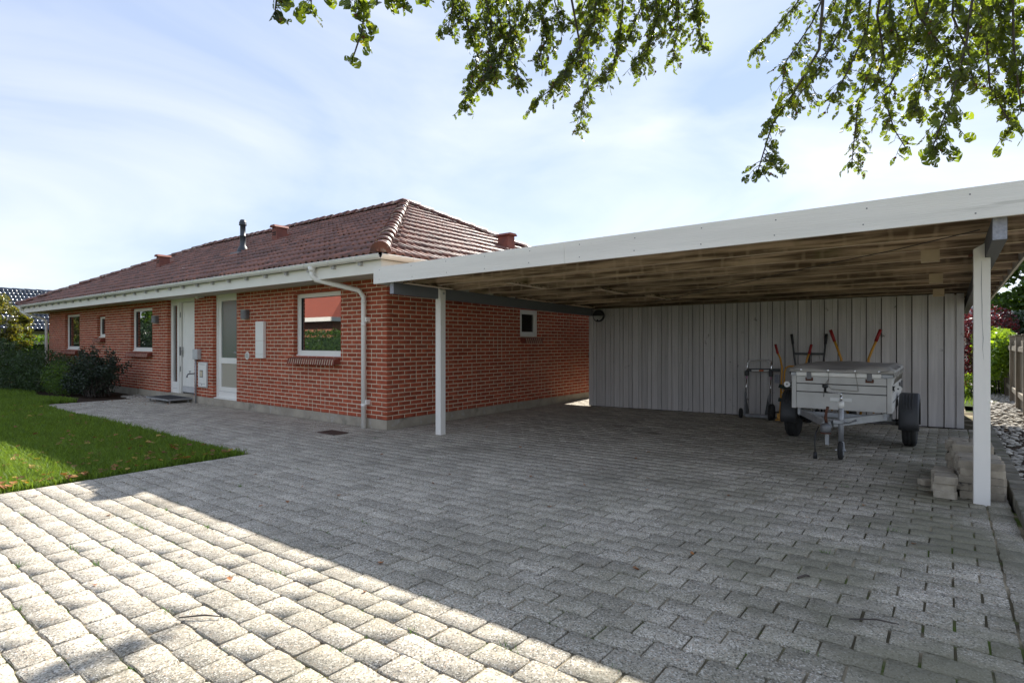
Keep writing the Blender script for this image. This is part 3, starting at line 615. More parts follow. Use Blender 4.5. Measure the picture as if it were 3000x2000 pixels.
def frame_box(x0, x1, z0, z1, t, y0, y1):
    m = MB(); m.box(x0, x0 + t, y0, y1, z0, z1).box(x1 - t, x1, y0, y1, z0, z1).box(x0 + t, x1 - t, y0, y1, z1 - t, z1).box(x0 + t, x1 - t, y0, y1, z0, z0 + t); return m
def window(key, glass='glass', sash=0.055, sill=True):
    x0, x1, z0, z1 = front_open[key]
    w = frame_box(x0, x1, z0, z1, 0.042, REC, REC + 0.09).build('window', 'plastic', house)
    f2 = frame_box(x0 + 0.043, x1 - 0.043, z0 + 0.043, z1 - 0.043, sash, REC + 0.012, REC + 0.075).build('sash', 'plastic', w)
    MB().box(x0 + 0.043 + sash, x1 - 0.043 - sash, REC + 0.035, REC + 0.055, z0 + 0.043 + sash, z1 - 0.043 - sash).build('pane', glass, w)
    frame_box(x0 + 0.043 + sash, x1 - 0.043 - sash, z0 + 0.043 + sash, z1 - 0.043 - sash, 0.008, REC + 0.020, REC + 0.034).build('gasket', 'black_plastic', w)
    MB().box(x0 + 0.01, x1 - 0.01, REC - 0.03, REC - 0.001, z0 - 0.002, z0 + 0.02).build('drip_ledge', 'plastic', w)
    if sill: brick_sill(w, x0 - 0.02, x1 + 0.02 - (0.03 if key == 'D' else 0), z0 + 0.001)
    return w
for k in ('A', 'B', 'C', 'D'): W = window(k, sash=0.05 if k != 'B' else 0.04)
tag(W, 'large white-framed window nearest the house corner')
MB().box(-1.262, -1.222, REC + 0.0325, REC + 0.0345, 1.19, 1.29).build('sticker', 'reflector_white', W)
MB().box(-1.252, -1.232, REC + 0.031, REC + 0.0322, 1.245, 1.275).build('sticker_mark', 'red_grip', W)
# side window over the carport
y0, y1, z0, z1 = side_open['S']
w = MB(); 
for (a, b_, c, d) in ((y0, y0 + 0.045, z0, z1), (y1 - 0.045, y1, z0, z1), (y0 + 0.045, y1 - 0.045, z1 - 0.045, z1), (y0 + 0.045, y1 - 0.045, z0, z0 + 0.045)): w.box(-0.11, -0.02, a, b_, c, d)
w = w.build('window', 'plastic', house)
s = MB()
for (a, b_, c, d) in ((y0 + 0.046, y0 + 0.09, z0 + 0.046, z1 - 0.046), (y1 - 0.09, y1 - 0.046, z0 + 0.046, z1 - 0.046), (y0 + 0.09, y1 - 0.09, z1 - 0.09, z1 - 0.046), (y0 + 0.09, y1 - 0.09, z0 + 0.046, z0 + 0.09)): s.box(-0.095, -0.03, a, b_, c, d)
s.build('sash', 'plastic', w); MB().box(-0.075, -0.055, y0 + 0.09, y1 - 0.09, z0 + 0.09, z1 - 0.09).build('pane', 'glass', w)
brick_sill(w, y0, y1 + 0.02, z0, 'y')

# front door with sidelight
x0, x1, _, zt = front_open['door']; zb = PZ
door = MB().box(x0, x0 + 0.05, REC, REC + 0.10, zb, zt).box(x1 - 0.05, x1, REC, REC + 0.10, zb, zt).box(x0 + 0.05, x1 - 0.05, REC, REC + 0.10, zt - 0.075, zt).box(x0 + 0.36, x0 + 0.44, REC - 0.004, REC + 0.10, zb, zt - 0.076).build('door_frame', 'white_paint', house)
MB().box(x0 + 0.051, x0 + 0.359, REC + 0.01, REC + 0.08, zb, zb + 0.25).box(x0 + 0.051, x0 + 0.359, REC + 0.01, REC + 0.08, zt - 0.14, zt - 0.076).box(x0 + 0.051, x0 + 0.10, REC + 0.01, REC + 0.08, zb + 0.25, zt - 0.14).box(x0 + 0.31, x0 + 0.359, REC + 0.01, REC + 0.08, zb + 0.25, zt - 0.14).build('sidelight_frame', 'white_paint', door)
MB().box(x0 + 0.10, x0 + 0.31, REC + 0.04, REC + 0.055, zb + 0.25, zt - 0.14).build('sidelight_pane', 'glass', door)
MB().box(x0 + 0.09, x0 + 0.32, REC + 0.006, REC + 0.0095, zb + 0.10, zb + 0.104).build('panel_groove', 'lamp_metal', door)
lx0, lx1 = x0 + 0.50, x1 - 0.055
leaf = MB()
nb = 6; st = (lx1 - lx0) / nb
for i in range(nb): leaf.bbox(lx0 + i * st, lx0 + (i + 1) * st, REC + 0.055, REC + 0.10, zb + 0.16, zt - 0.085, 0.004)
leaf = leaf.build('door_leaf', 'white_paint', door)
MB().box(lx0, lx1, REC + 0.048, REC + 0.10, zb + 0.03, zb + 0.158).build('kick_plate', 'grey_box', leaf)
MB().box(x0 + 0.442, lx0 - 0.028, REC + 0.02, REC + 0.10, zb, zt - 0.076).build('rebate', 'white_paint', door)
MB().box(lx0 - 0.028, lx0 - 0.001, REC + 0.07, REC + 0.10, zb, zt - 0.076).build('gap', 'black_plastic', door)
for zz in (0.55, 1.78): MB().box(x0 + 0.455, x0 + 0.475, REC + 0.012, REC + 0.0195, zb + zz - 0.06, zb + zz + 0.06).build('strike_plate', 'lamp_metal', door)
hd = MB().box(lx0 - 0.06, lx0 - 0.015, REC + 0.005, REC + 0.0195, zb + 0.86, zb + 1.05).build('handle_plate', 'lamp_metal', leaf)
MB().tube([(lx0 + 0.02, REC + 0.05, zb + 0.97), (lx0 + 0.02, REC - 0.005, zb + 0.97), (lx0 + 0.13, REC - 0.008, zb + 0.97)], 0.009, 8).build('handle', 'chrome', leaf, True)
MB().box(lx0 + 0.005, lx0 + 0.035, REC + 0.046, REC + 0.054, zb + 0.82, zb + 1.05).build('handle_plate', 'chrome', leaf)
MB().box(x0 + 0.051, x1 - 0.051, REC - 0.05, REC + 0.10, zb - 0.044, zb - 0.0005).build('threshold', 'plinth', door)

# glazed utility door
x0, x1, _, zt = front_open['glazed']
door2 = MB().box(x0, x0 + 0.075, REC, REC + 0.10, zb, zt).box(x1 - 0.05, x1, REC, REC + 0.10, zb, zt).box(x0 + 0.075, x1 - 0.05, REC, REC + 0.10, zt - 0.085, zt).build('door_frame', 'white_paint', house)
a, e = x0 + 0.077, x1 - 0.052
lf = MB().box(a, a + 0.10, REC + 0.015, REC + 0.07, zb + 0.02, zt - 0.088).box(e - 0.10, e, REC + 0.015, REC + 0.07, zb + 0.02, zt - 0.088)
for (c, d) in ((zb + 0.02, 0.385), (0.868, 0.985), (2.15, zt - 0.088)): lf.box(a + 0.10, e - 0.10, REC + 0.015, REC + 0.07, c, d)
lf = lf.build('door_leaf', 'white_paint', door2)
MB().box(a + 0.10, e - 0.10, REC + 0.035, REC + 0.05, 0.985, 2.15).build('pane', 'glass_frosted', lf)
MB().box(a + 0.10, e - 0.10, REC + 0.035, REC + 0.05, 0.385, 0.868).build('pane', 'glass_pale', lf)
MB().box(a + 0.02, e - 0.02, REC + 0.011, REC + 0.0145, 0.29, 0.293).build('panel_groove', 'lamp_metal', lf)
MB().tube([(e - 0.05, REC + 0.02, 1.10), (e - 0.05, REC - 0.04, 1.10), (e - 0.16, REC - 0.043, 1.10)], 0.009, 8).build('handle', 'chrome', lf, True)
MB().box(x0 + 0.002, x1 - 0.002, REC - 0.06, REC + 0.10, zb - 0.035, zb + 0.018).build('threshold', 'white_paint', door2)
for xx in (0.15, 0.32, 0.5, 0.68): MB().tube([(a + xx, REC - 0.064, zb - 0.005), (a + xx, REC - 0.0605, zb - 0.005)], 0.006, 8).build('screw', 'black_plastic', door2)

# ------------------------------------------------------------------ eaves: soffit boards, fascias, gutters
OV = 0.58
for i in range(5):                                          # soffit boards along the front
    y1 = -0.004 - i * 0.112; MB().box(HX0 - OV + 0.03, OV - 0.03, y1 - 0.108, y1, SOF - 0.012 - 0.002 * (i % 2), SOF + 0.006).build('soffit_board', 'soffit', house)
for i in range(5):
    xx = 0.004 + i * 0.112; MB().box(xx, xx + 0.108, 0.002, HD + OV - 0.05, SOF - 0.012 - 0.002 * (i % 2), SOF + 0.006).build('soffit_board', 'soffit', house)
FZ0, FZ1 = 2.245, 2.425
MB().bbox(HX0 - OV, OV, -OV - 0.001, -OV + 0.022, FZ0, FZ1, 0.003).build('fascia', 'white_paint', house)
MB().bbox(OV - 0.022, OV, -OV + 0.0225, HD + OV, FZ0, FZ1, 0.003).build('fascia', 'white_paint', house)
MB().bbox(HX0 - OV, HX0 - OV + 0.022, -OV + 0.0225, HD + OV, FZ0, FZ1, 0.003).build('fascia', 'white_paint', house)
MB().bbox(HX0 - OV + 0.0225, OV - 0.0225, HD + OV - 0.022, HD + OV, FZ0, FZ1, 0.003).build('fascia', 'white_paint', house)
GR = 0.058; GY = -OV - GR - 0.012; GX = OV + GR + 0.012; GZ = 2.475
def gutter(p0, p1, side):                                   # half-round channel, side = outward horizontal direction
    p0 = Vector(p0); p1 = Vector(p1); side = Vector(side); m = MB(); ring = []
    for rr, rev in ((GR, False), (GR - 0.005, True)):
        A = [(-math.cos(t), -math.sin(t)) for t in [PI * k / 12 for k in range(13)]]
        ring += [(c * rr, s_ * rr) for c, s_ in (reversed(A) if rev else A)]
    n = len(ring)
    for p in (p0, p1):
        for c, s_ in ring: m.v.append(tuple(p - side * c * -1 + Vector((0, 0, s_))))
    m.f += [(i, (i + 1) % n, n + (i + 1) % n, n + i) for i in range(n)] + [tuple(range(n)), tuple(range(2 * n - 1, n - 1, -1))]
    # rolled front bead
    q0 = p0 + side * GR; q1 = p1 + side * GR; m.tube([q0, q1], 0.008, 8)
    return m
fg = gutter((HX0 - OV - 0.05, GY, GZ), (GX + 0.02, GY, GZ), (0, -1, 0)).build('gutter', 'plastic', house, False)
sg = gutter((GX, GY - 0.02, GZ), (GX, HD + OV, GZ), (1, 0, 0)).build('gutter', 'plastic', house, False)
def strap(c, side):
    c = Vector(c); side = Vector(side); along = Vector((side.y, side.x, 0)); m = MB(); pts = []
    for k in range(13):
        t = PI * k / 12; pts.append(c + side * (math.cos(t) * (GR + 0.004)) + Vector((0, 0, -math.sin(t) * (GR + 0.004))))
    for k in range(12):
        a, b_ = pts[k], pts[k + 1]; d = (a - c).normalized() * 0.005; e = (b_ - c).normalized() * 0.005; h_ = along * 0.013
        i = len(m.v); m.v += [tuple(p) for p in (a - h_, a + h_, b_ + h_, b_ - h_, a - h_ + d, a + h_ + d, b_ + h_ + e, b_ - h_ + e)]
        m.f += [(i + 4, i + 5, i + 6, i + 7), (i, i + 1, i + 5, i + 4), (i + 3, i + 2, i + 6, i + 7), (i, i + 4, i + 7, i + 3), (i + 1, i + 2, i + 6, i + 5)]
    return m
x = -17.2
while x < 0.5:
    st = strap((x, GY, GZ), (0, -1, 0)).build('gutter_strap', 'plastic', fg)
    MB().box(x - 0.03, x + 0.03, -OV - 0.045, -OV - 0.0015, FZ1 - 0.055, FZ1 - 0.005).build('gutter_bracket', 'lamp_glass', fg)
    x += 0.62
y = -0.1
while y < 7: strap((GX, y, GZ), (1, 0, 0)).build('gutter_strap', 'plastic', sg); y += 0.62

def downpipe(x, ztop, xe):
    o = MB().tube([(xe, GY, GZ - 0.05), (xe, GY, GZ - 0.17), (xe + (0.02 if x > xe else -0.0), GY + 0.05, GZ - 0.23), (x - (0.05 if x > xe else -0.0), -0.12, ztop + 0.10), (x, -0.068, ztop), (x, -0.068, ztop - 0.10), (x, -0.068, 0.0)], 0.0375, 14).build('downpipe', 'plastic', house, True)
    MB().tube([(xe, GY, GZ - 0.115), (xe, GY, GZ - 0.045)], [0.040, 0.062], 14).build('outlet', 'plastic', o, True)
    for zz in (ztop - 0.10, 1.55, 0.32): MB().tube([(x, -0.068, zz), (x, -0.068, zz + 0.05)], 0.0405, 14).build('collar', 'plastic', o, True)
    for zz in (1.62, 0.36): MB().box(x + 0.041, x + 0.075, -0.075, 0.0, zz, zz + 0.07).build('wall_clip', 'plastic', o)
    return o
downpipe(-0.455, 2.0, -0.93)
# the far pipe at the left end drops beside the wall corner
o = MB().tube([(-17.28, GY, GZ - 0.05), (-17.28, GY, GZ - 0.17), (-17.23, GY + 0.06, GZ - 0.23), (-16.98, -0.14, 2.06), (-16.95, -0.07, 1.98), (-16.95, -0.07, 0.0)], 0.0375, 12).build('downpipe', 'plastic', house, True)
MB().tube([(-17.28, GY, GZ - 0.13), (-17.28, GY, GZ - 0.045)], [0.040, 0.066], 12).build('outlet', 'plastic', o, True)

# ------------------------------------------------------------------ roof
EZ = 2.47; EY = -0.66; EX = 0.66; RUN = 4.045; RZ = 4.53 - 0.03   # eave line, run to ridge, ridge height
PIT = math.atan2(RZ - EZ, RUN); SL = RUN / math.cos(PIT)
HXL = HX0 - 0.66; YB = EY + 2 * RUN
ra = (EX - RUN, EY + RUN, RZ - 0.05); rb = (HXL + RUN, EY + RUN, RZ - 0.05)
c1, c2, c3, c4 = (EX, EY, EZ - 0.02), (EX, YB, EZ - 0.02), (HXL, YB, EZ - 0.02), (HXL, EY, EZ - 0.02)
rf = MB(); n = 0; rf.v += [c1, c2, c3, c4, ra, rb, (EX, EY, EZ - 0.04), (EX, YB, EZ - 0.04), (HXL, YB, EZ - 0.04), (HXL, EY, EZ - 0.04)]
rf.f += [(3, 0, 4, 5), (0, 1, 4), (1, 2, 5, 4), (2, 3, 5), (0, 3, 9, 6), (1, 0, 6, 7), (2, 1, 7, 8), (3, 2, 8, 9), (6, 9, 8, 7)]
roof = rf.build('roof', 'roof_felt', house)
TW, TE, TL = 0.30, 0.345, 0.40                              # tile width, exposure, length
def tile_geo(w=TW, amp=0.021, seg=12, lift=0.040, L_=TL, th=0.026):
    xs = np.linspace(-w / 2, w / 2, seg + 1)
    zc = amp * np.cos(2 * PI * (xs + w / 2) / (w / 2) - PI) ; zc = np.where(zc > 0, zc * 1.25, zc * 0.7)
    V = []; 
    for (yy, dz) in ((0.0, lift), (L_, 0.0)): V += [(x_, yy, z_ + dz) for x_, z_ in zip(xs, zc)]
    V += [(x_, 0.0, z_ + lift - th) for x_, z_ in zip(xs, zc)]
    n = seg + 1; F = []
    for i in range(seg):
        F += [(i, i + 1, n + i + 1), (i, n + i + 1, n + i), (2 * n + i, 2 * n + i + 1, i + 1), (2 * n + i, i + 1, i)]
    F += [(0, n, 2 * n), (n - 1, 3 * n - 1, 2 * n - 1)]
    return np.array(V), np.array(F)
tv, tf = tile_geo(); tile_me = np_mesh('roof_tile', tv, tf, 'roof_tile', True)
def slope_basis(origin, along, up):                         # along = eave direction, up = horizontal direction towards the ridge
    a = Vector(along); u = Vector(up) * math.cos(PIT) + Vector((0, 0, math.sin(PIT))); nrm = a.cross(u)
    return Vector(origin), a, u, nrm
def lay_tiles(origin, along, up, length, hips, me, parent, mname, budget, rows=None, rank=None, tri=True, run=RUN, pit=PIT, tgeo=None):
    """hips: list of (point, outward horizontal normal) planes that trim the field"""
    V0, F0 = tgeo or (tv, tf)
    a = Vector(along); u = Vector(up) * math.cos(pit) + Vector((0, 0, math.sin(pit))); nrm = a.cross(u).normalized(); o0 = Vector(origin)
    M3 = Matrix((a, u, nrm)).transposed(); M3n = np.array(M3)
    sl = run / math.cos(pit); nr = rows or int(math.ceil(sl / TE)); full = []; cut = []
    for r in range(nr):
        k = 0; s = TW / 2
        while s < length + TW / 2:
            p = o0 + a * s + u * (r * TE + 0.0) + nrm * 0.012
            corners = [p + a * (dx) + u * dy for dx in (-TW / 2, TW / 2) for dy in (0, TL)]
            outside = [max((c - Vector(h[0])).dot(Vector(h[1])) for h in hips) for c in corners]
            if max(outside) <= 0: full.append(p)
            elif min(outside) < 0: cut.append(p)
            s += TW
    if rank: full.sort(key=rank)
    rot = M3.to_euler()
    SV, SF, nv = [], [], 0
    for i, p in enumerate(full):
        j = rng.normal(0, 0.0025, 3)
        if i < budget:
            link('roof_tile', me, parent, p + Vector(j), (rot.x + rng.normal(0, 0.004), rot.y + rng.normal(0, 0.004), rot.z))
        else:
            SV.append(V0 @ M3n.T + np.array(p) + j); SF.append(F0 + nv); nv += len(V0)
    for p in cut:
        bm = bmesh.new(); vs_ = [bm.verts.new(tuple(q)) for q in (V0 @ M3n.T + np.array(p))]
        for f in F0: bm.faces.new([vs_[i] for i in f])
        for h in hips:
            bmesh.ops.bisect_plane(bm, geom=bm.verts[:] + bm.edges[:] + bm.faces[:], plane_co=h[0], plane_no=h[1], clear_outer=True)
        bmesh.ops.triangulate(bm, faces=bm.faces[:])
        bm.verts.index_update(); 
        if bm.faces:
            vv = np.array([tuple(v.co) for v in bm.verts]); ff = np.array([[v.index for v in f.verts] for f in bm.faces]); SV.append(vv); SF.append(ff + nv); nv += len(vv)
        bm.free()
    if SV: tag(link('roof_tiles', np_mesh('roof_tiles', np.vstack(SV), np.vstack(SF), mname, True), parent), kind='stuff')
def cam_rank(p): return (p - Vector(CAM)).length
S2 = 1 / math.sqrt(2)
hipR = (Vector((EX, EY, 0)), Vector((S2, S2, 0))); 
lay_tiles((HXL, EY, EZ), (1, 0, 0), (0, 1, 0), EX - HXL, [((EX - 0.03, EY, 0), (S2, S2, 0)), ((HXL + 0.03, EY, 0), (-S2, S2, 0)), ((0, EY + RUN + 0.02, 0), (0, 1, 0))], tile_me, roof, 'roof_tile', 190, rank=cam_rank)
lay_tiles((EX, EY, EZ), (0, 1, 0), (-1, 0, 0), YB - EY, [((EX, EY + 0.03, 0), (-S2, -S2, 0)), ((EX, YB - 0.03, 0), (-S2, S2, 0))], tile_me, roof, 'roof_tile', 110, rank=cam_rank)

# ridge and hip caps
def cap_geo(L_=0.42, r0=0.125, r1=0.105, seg=10, th=0.018):
    V = []; 
    for (yy, rr) in ((0, r0), (L_, r1), (0, r0 - th), (0.0, r0 - th)):
        V += [(rr * math.cos(PI * k / seg), yy, rr * 0.85 * math.sin(PI * k / seg) - 0.02) for k in range(seg + 1)]
    n = seg + 1; F = []
    for i in range(seg): F += [(i, i + 1, n + i + 1), (i, n + i + 1, n + i), (2 * n + i, 2 * n + i + 1, i + 1), (2 * n + i, i + 1, i)]
    return np.array(V[:3 * n]), np.array(F)
cv, cf = cap_geo(); cap_me = np_mesh('ridge_tile', cv, cf, 'ridge_tile', True)
def caps(p0, p1, step=0.34):
    p0 = Vector(p0); p1 = Vector(p1); d = (p1 - p0); n = max(1, int(round(d.length / step))); d.normalize()
    x = d.cross(Vector((0, 0, 1))).normalized(); z = x.cross(d); rot = Matrix((x, d, z)).transposed().to_euler()
    tilt = Matrix.Rotation(0.0, 3, 'X')
    for i in range(n):
        link('ridge_tile', cap_me, roof, p0 + d * ((p1 - p0).length * i / n) + z * 0.035 + Vector(rng.normal(0, 0.004, 3)), (rot.x - 0.035, rot.y, rot.z + rng.normal(0, 0.02)))
A_ = Vector((EX - RUN, EY + RUN, RZ + 0.03)); B_ = Vector((HXL + RUN, EY + RUN, RZ + 0.03))
caps((EX - 0.02, EY + 0.02, EZ + 0.06), A_); caps((EX - 0.02, YB - 0.02, EZ + 0.05), A_); caps((HXL + 0.02, EY + 0.02, EZ + 0.05), B_); caps(A_ + Vector((-0.05, 0, 0)), B_)
# end cap of the near hip: a rounded clay front
q = Vector((EX - 0.025, EY + 0.025, EZ + 0.075)); d = Vector((S2, -S2, -0.3)).normalized(); xx = Vector((S2, S2, 0)); zz = xx.cross(d) * -1
if zz.z < 0: zz = -zz
m = MB(); pts = [q + xx * (0.14 * math.cos(PI * k / 12)) + zz * (0.145 * math.sin(PI * k / 12) - 0.03) for k in range(13)]
m.v += [tuple(p + d * 0.03) for p in pts] + [tuple(p - d * 0.02) for p in pts]; m.f += [tuple(range(13)), tuple(range(25, 12, -1))] + [(i, i + 1, 14 + i, 13 + i) for i in range(12)] + [(12, 0, 13, 25)]
m.build('hip_end', 'ridge_tile', roof)

# roof fittings
def zroof(y): return EZ + (y - EY) * math.tan(PIT)
def cowl(x, y, w=0.25):
    z = zroof(y) if not isinstance(x, tuple) else 0
    o = MB().prism([(x - w / 2, z - 0.08), (x + w / 2, z - 0.08), (x + w * 0.36, z + 0.31), (x - w * 0.36, z + 0.31)], y - 0.12, y + 0.16).build('roof_vent', 'vent_clay', roof)
    MB().prism([(x - w * 0.50, z + 0.311), (x + w * 0.50, z + 0.311), (x + w * 0.34, z + 0.365), (x - w * 0.34, z + 0.365)], y - 0.17, y + 0.20).build('vent_cap', 'vent_clay', o)
    for k in range(2): MB().box(x - w * 0.3, x + w * 0.3, y - 0.125, y - 0.1205, z + 0.12 + k * 0.05, z + 0.145 + k * 0.05).build('vent_slot', 'roof_felt', o)
cowl(-11.31, 1.27); cowl(-6.22, 1.90)
xr, yr = -1.06, 4.27; zr = EZ + (EX - xr) * math.tan(PIT)
o = MB().prism([(yr - 0.15, zr - 0.08), (yr + 0.15, zr - 0.08), (yr + 0.11, zr + 0.30), (yr - 0.11, zr + 0.30)], xr - 0.16, xr + 0.12, 'yz').build('roof_vent', 'vent_clay', roof)
MB().prism([(yr - 0.155, zr + 0.301), (yr + 0.155, zr + 0.301), (yr + 0.11, zr + 0.35), (yr - 0.11, zr + 0.35)], xr - 0.2, xr + 0.17, 'yz').build('vent_cap', 'vent_clay', o)
fx, fy = -6.68, 1.25; fz = zroof(fy)
fl = MB().lathe((fx, fy, fz), (0, 0, 1), [(r_ * 0.9, t_ * 0.84) for r_, t_ in ((0.15, -0.08), (0.14, 0.06), (0.10, 0.16), (0.072, 0.20), (0.072, 0.46), (0.078, 0.465), (0.078, 0.475), (0.068, 0.48), (0.068, 0.76), (0.095, 0.775), (0.098, 0.80), (0.085, 0.815), (0.095, 0.84), (0.088, 0.865), (0.075, 0.88), (0.075, 0.91), (0.05, 0.935))], 20).build('flue_pipe', 'flue', roof, True)
MB().box(fx - 0.22, fx + 0.2, fy - 0.20, fy + 0.12, fz - 0.08, fz - 0.01).build('flashing', 'lead', fl)

# ================================================================== carport
CSL = 0.02                                                  # roof falls to the back
def cz(x, y): return 2.083 + 0.0078 * x - CSL * (y + 0.70)  # top of the beams
carport = thing('carport', 'open timber carport with white fascia, white posts and brown rafters', 'carport', (3.9, 2.2, 0))
CX0, CX1, CY0, CY1 = 0.629, 7.19, -0.73, 7.7
def sloped(x0, x1, y0, y1, zoff0, zoff1):                    # box whose top and bottom follow the roof
    m = MB(); m.v += [(x, y, cz(x, y) + z) for z in (zoff0, zoff1) for (x, y) in ((x0, y0), (x1, y0), (x1, y1), (x0, y1))]
    m.f += [(0, 3, 2, 1), (4, 5, 6, 7), (0, 1, 5, 4), (1, 2, 6, 5), (2, 3, 7, 6), (3, 0, 4, 7)]; return m
# fascia boards: front in two lengths with a butt joint, sides
sloped(CX0, 3.58, CY0 - 0.022, CY0, -0.014, 0.199).build('fascia', 'fascia_wood', carport)
sloped(3.583, CX1, CY0 - 0.022, CY0, -0.014, 0.199).build('fascia', 'fascia_wood', carport)
sloped(CX0 - 0.0, CX0 + 0.022, CY0 + 0.001, CY1, -0.012, 0.197).build('fascia', 'fascia_wood', carport)
sloped(CX1 - 0.022, CX1, CY0 + 0.001, CY1, -0.012, 0.12).build('fascia', 'fascia_wood', carport)
# nail heads along the front board
xn = CX0 + 0.12
while xn < CX1:
    for zz in (0.03, 0.155):
        xj = xn + random.uniform(-0.02, 0.02); MB().lathe((xj, CY0 - 0.0222, cz(xj, CY0) + zz + random.uniform(-0.008, 0.008)), (0, -1, 0), [(0.0055, 0), (0.0055, 0.0012)], 8).build('nail_head', 'lamp_metal', carport)
    xn += 0.6
# beams on the posts
def beam_(x0, x1, y1):
    o = sloped(x0, x1, -0.672, y1, -0.152, -0.002).build('beam', 'beam_paint', carport)
    sloped(x0 + 0.002, x1 - 0.002, -0.6755, -0.6725, -0.150, -0.004).build('beam_end', 'beam_end', o)
    return o
beam_(0.865, 0.938, 4.52); beam_(6.850, 6.926, CY1 - 0.1)
# posts, notched for the beam, the tongue cut at an angle
def post(x0, x1, y0, tongue):
    zb = gz(x1) - 0.02; y1 = y0 + 0.1; zs = cz((x0 + x1) / 2, y0) - 0.153
    o = MB().bbox(x0, x1, y0, y1, zb, zs, 0.003).build('post', 'white_wood', carport)
    t0, t1 = tongue; up = (t0 == x0)
    zt = zs + (0.135 if not up else 0.075)
    poly = [(t0, zs - 0.001), (t1, zs - 0.001), (t1, zt + (0.035 if up else -0.015)), (t0, zt - (0.005 if up else -0.02))]
    MB().prism(poly, y0, y1).build('tongue', 'white_wood', o)
    bx_ = t0 - 0.012 if up else (t0 + t1) / 2
    if up:
        MB().tube([(t0 - 0.001, y0 + 0.05, zs + 0.03), (t0 - 0.03, y0 + 0.05, zs + 0.03)], 0.012, 8).build('bolt', 'rust', o)
    else:
        MB().lathe((t1 + 0.0005, y0 + 0.06, zs + 0.075), (1, 0, 0), [(0.02, 0), (0.02, 0.004), (0.009, 0.005), (0.009, 0.014)], 14).build('bolt', 'galv', o)
    return o
post(0.889, 0.990, 0.13, (0.942, 0.990)); pr = post(6.778, 6.880, 0.13, (6.778, 6.846))
MB().tube([(6.826 + random.uniform(-0.004, 0.004) + 0.012 * (k / 9), 0.1298, 1.94 - 0.085 * k) for k in range(10)], [0.0005, 0.0016, 0.0022, 0.0014, 0.0022, 0.0016, 0.001, 0.0018, 0.001, 0.0004], 5).build('crack', 'lamp_metal', pr)
# rafters across the carport
y = -0.70; i = 0
while y < CY1:
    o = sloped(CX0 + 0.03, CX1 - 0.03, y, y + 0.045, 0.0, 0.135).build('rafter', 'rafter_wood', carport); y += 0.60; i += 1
# short noggins between rafters and a few loose laths
for k, (nx, w_) in enumerate(((6.50, 0.13), (6.52, 0.125), (6.53, 0.125))):
    yy = 0.455 + 1.8 * k
    sloped(nx - w_ / 2, nx + w_ / 2, yy + 0.046, yy + 0.146, -0.10, 0.12).build('noggin', 'noggin', carport)
for (x0, y0_, w_) in ((1.05, -0.62, 0.10), (2.15, 0.1, 0.10), (2.75, 1.35, 0.1), (2.95, 2.55, 0.1), (1.08, 1.8, 0.1), (1.1, 3.3, 0.1)):
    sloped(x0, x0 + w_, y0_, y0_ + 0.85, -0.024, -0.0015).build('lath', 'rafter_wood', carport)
# a thin cable slung under the rafters
pts = [Vector((6.8, -0.3, cz(6.8, -0.3) - 0.01)).lerp(Vector((2.6, 3.6, cz(2.6, 3.6) - 0.02)), t / 8) + Vector((0, 0, -0.015 * math.sin(PI * t / 8 * 3) ** 2)) for t in range(9)]
MB().tube(pts, 0.004, 5).build('cable', 'black_plastic', carport)
# corrugated fibre-cement sheets, translucency added to light the carport, ridges running down the fall
sx = CX0 + 0.03; n = 0
while sx < CX1 - 0.12:
    ex = min(sx + 1.10, CX1 - 0.03); m = MB(); k = int((ex - sx) / 0.0366)
    for (yy) in (CY0 + 0.01, CY1):
        for th in (0, 0.007):
            for j in range(k + 1):
                xx = sx + (ex - sx) * j / k; m.v.append((xx, yy, cz(xx, yy) + 0.150 + 0.006 * (n % 2) + th + 0.014 * math.cos(2 * PI * xx / 0.146)))
    K = k + 1
    for j in range(k): m.f += [(j, j + 1, 2 * K + j + 1, 2 * K + j), (K + j, 3 * K + j, 3 * K + j + 1, K + j + 1), (j, K + j, K + j + 1, j + 1)]
    m.build('roof_sheet', 'sheet', carport); sx = ex - 0.04; n += 1

# ================================================================== board-on-board shed wall at the back of the carport
shed = thing('board_shed', 'grey vertical board wall of the shed closing the back of the carport', 'shed', (3.9, 5.0, 0))
GW0 = Vector((0.835, 4.60, 0)); GW1 = Vector((6.815, 4.88, 0)); gd = (GW1 - GW0).normalized(); gn = Vector((gd.y, -gd.x, 0)); GL = (GW1 - GW0).length
rot_gw = math.atan2(gd.y, gd.x)
def gw(s, out=0.0): return GW0 + gd * s + gn * out
def gboard(s0, s1, o0, o1, name='board'):
    a, b_ = gw(s0), gw(s1); ztop = lambda p: cz(p.x, p.y) - 0.012 - (0.02 if o1 < 0.02 else 0)
    m = MB(); P = []
    for (s, o) in ((s0, o1), (s1, o1), (s1, o0), (s0, o0)): P.append(gw(s, o))
    m.v += [(p.x, p.y, gz(p.x) + 0.012) for p in P] + [(p.x, p.y, ztop(p)) for p in P]
    m.f += [(0, 3, 2, 1), (4, 5, 6, 7), (0, 1, 5, 4), (1, 2, 6, 5), (2, 3, 7, 6), (3, 0, 4, 7)]
    return m.build(name, 'board', shed)
s = 0.09; per = 0.193; widths = []
gboard(0.0, 0.095, 0.002, 0.044, 'corner_board')
while s < GL - 0.12:
    w1 = per * random.uniform(0.97, 1.03)
    gboard(s + 0.001, s + w1 * 0.42 - 0.013, 0.0, 0.022)                             # under board, a dark gap beside it
    gboard(s + w1 * 0.42, s + w1 - 0.0005, 0.0, 0.034)                               # over board
    s += w1 + 0.0
gboard(s - 0.002, GL - 0.07, 0.0, 0.019); gboard(GL - 0.085, GL, 0.0195, 0.044, 'corner_board')
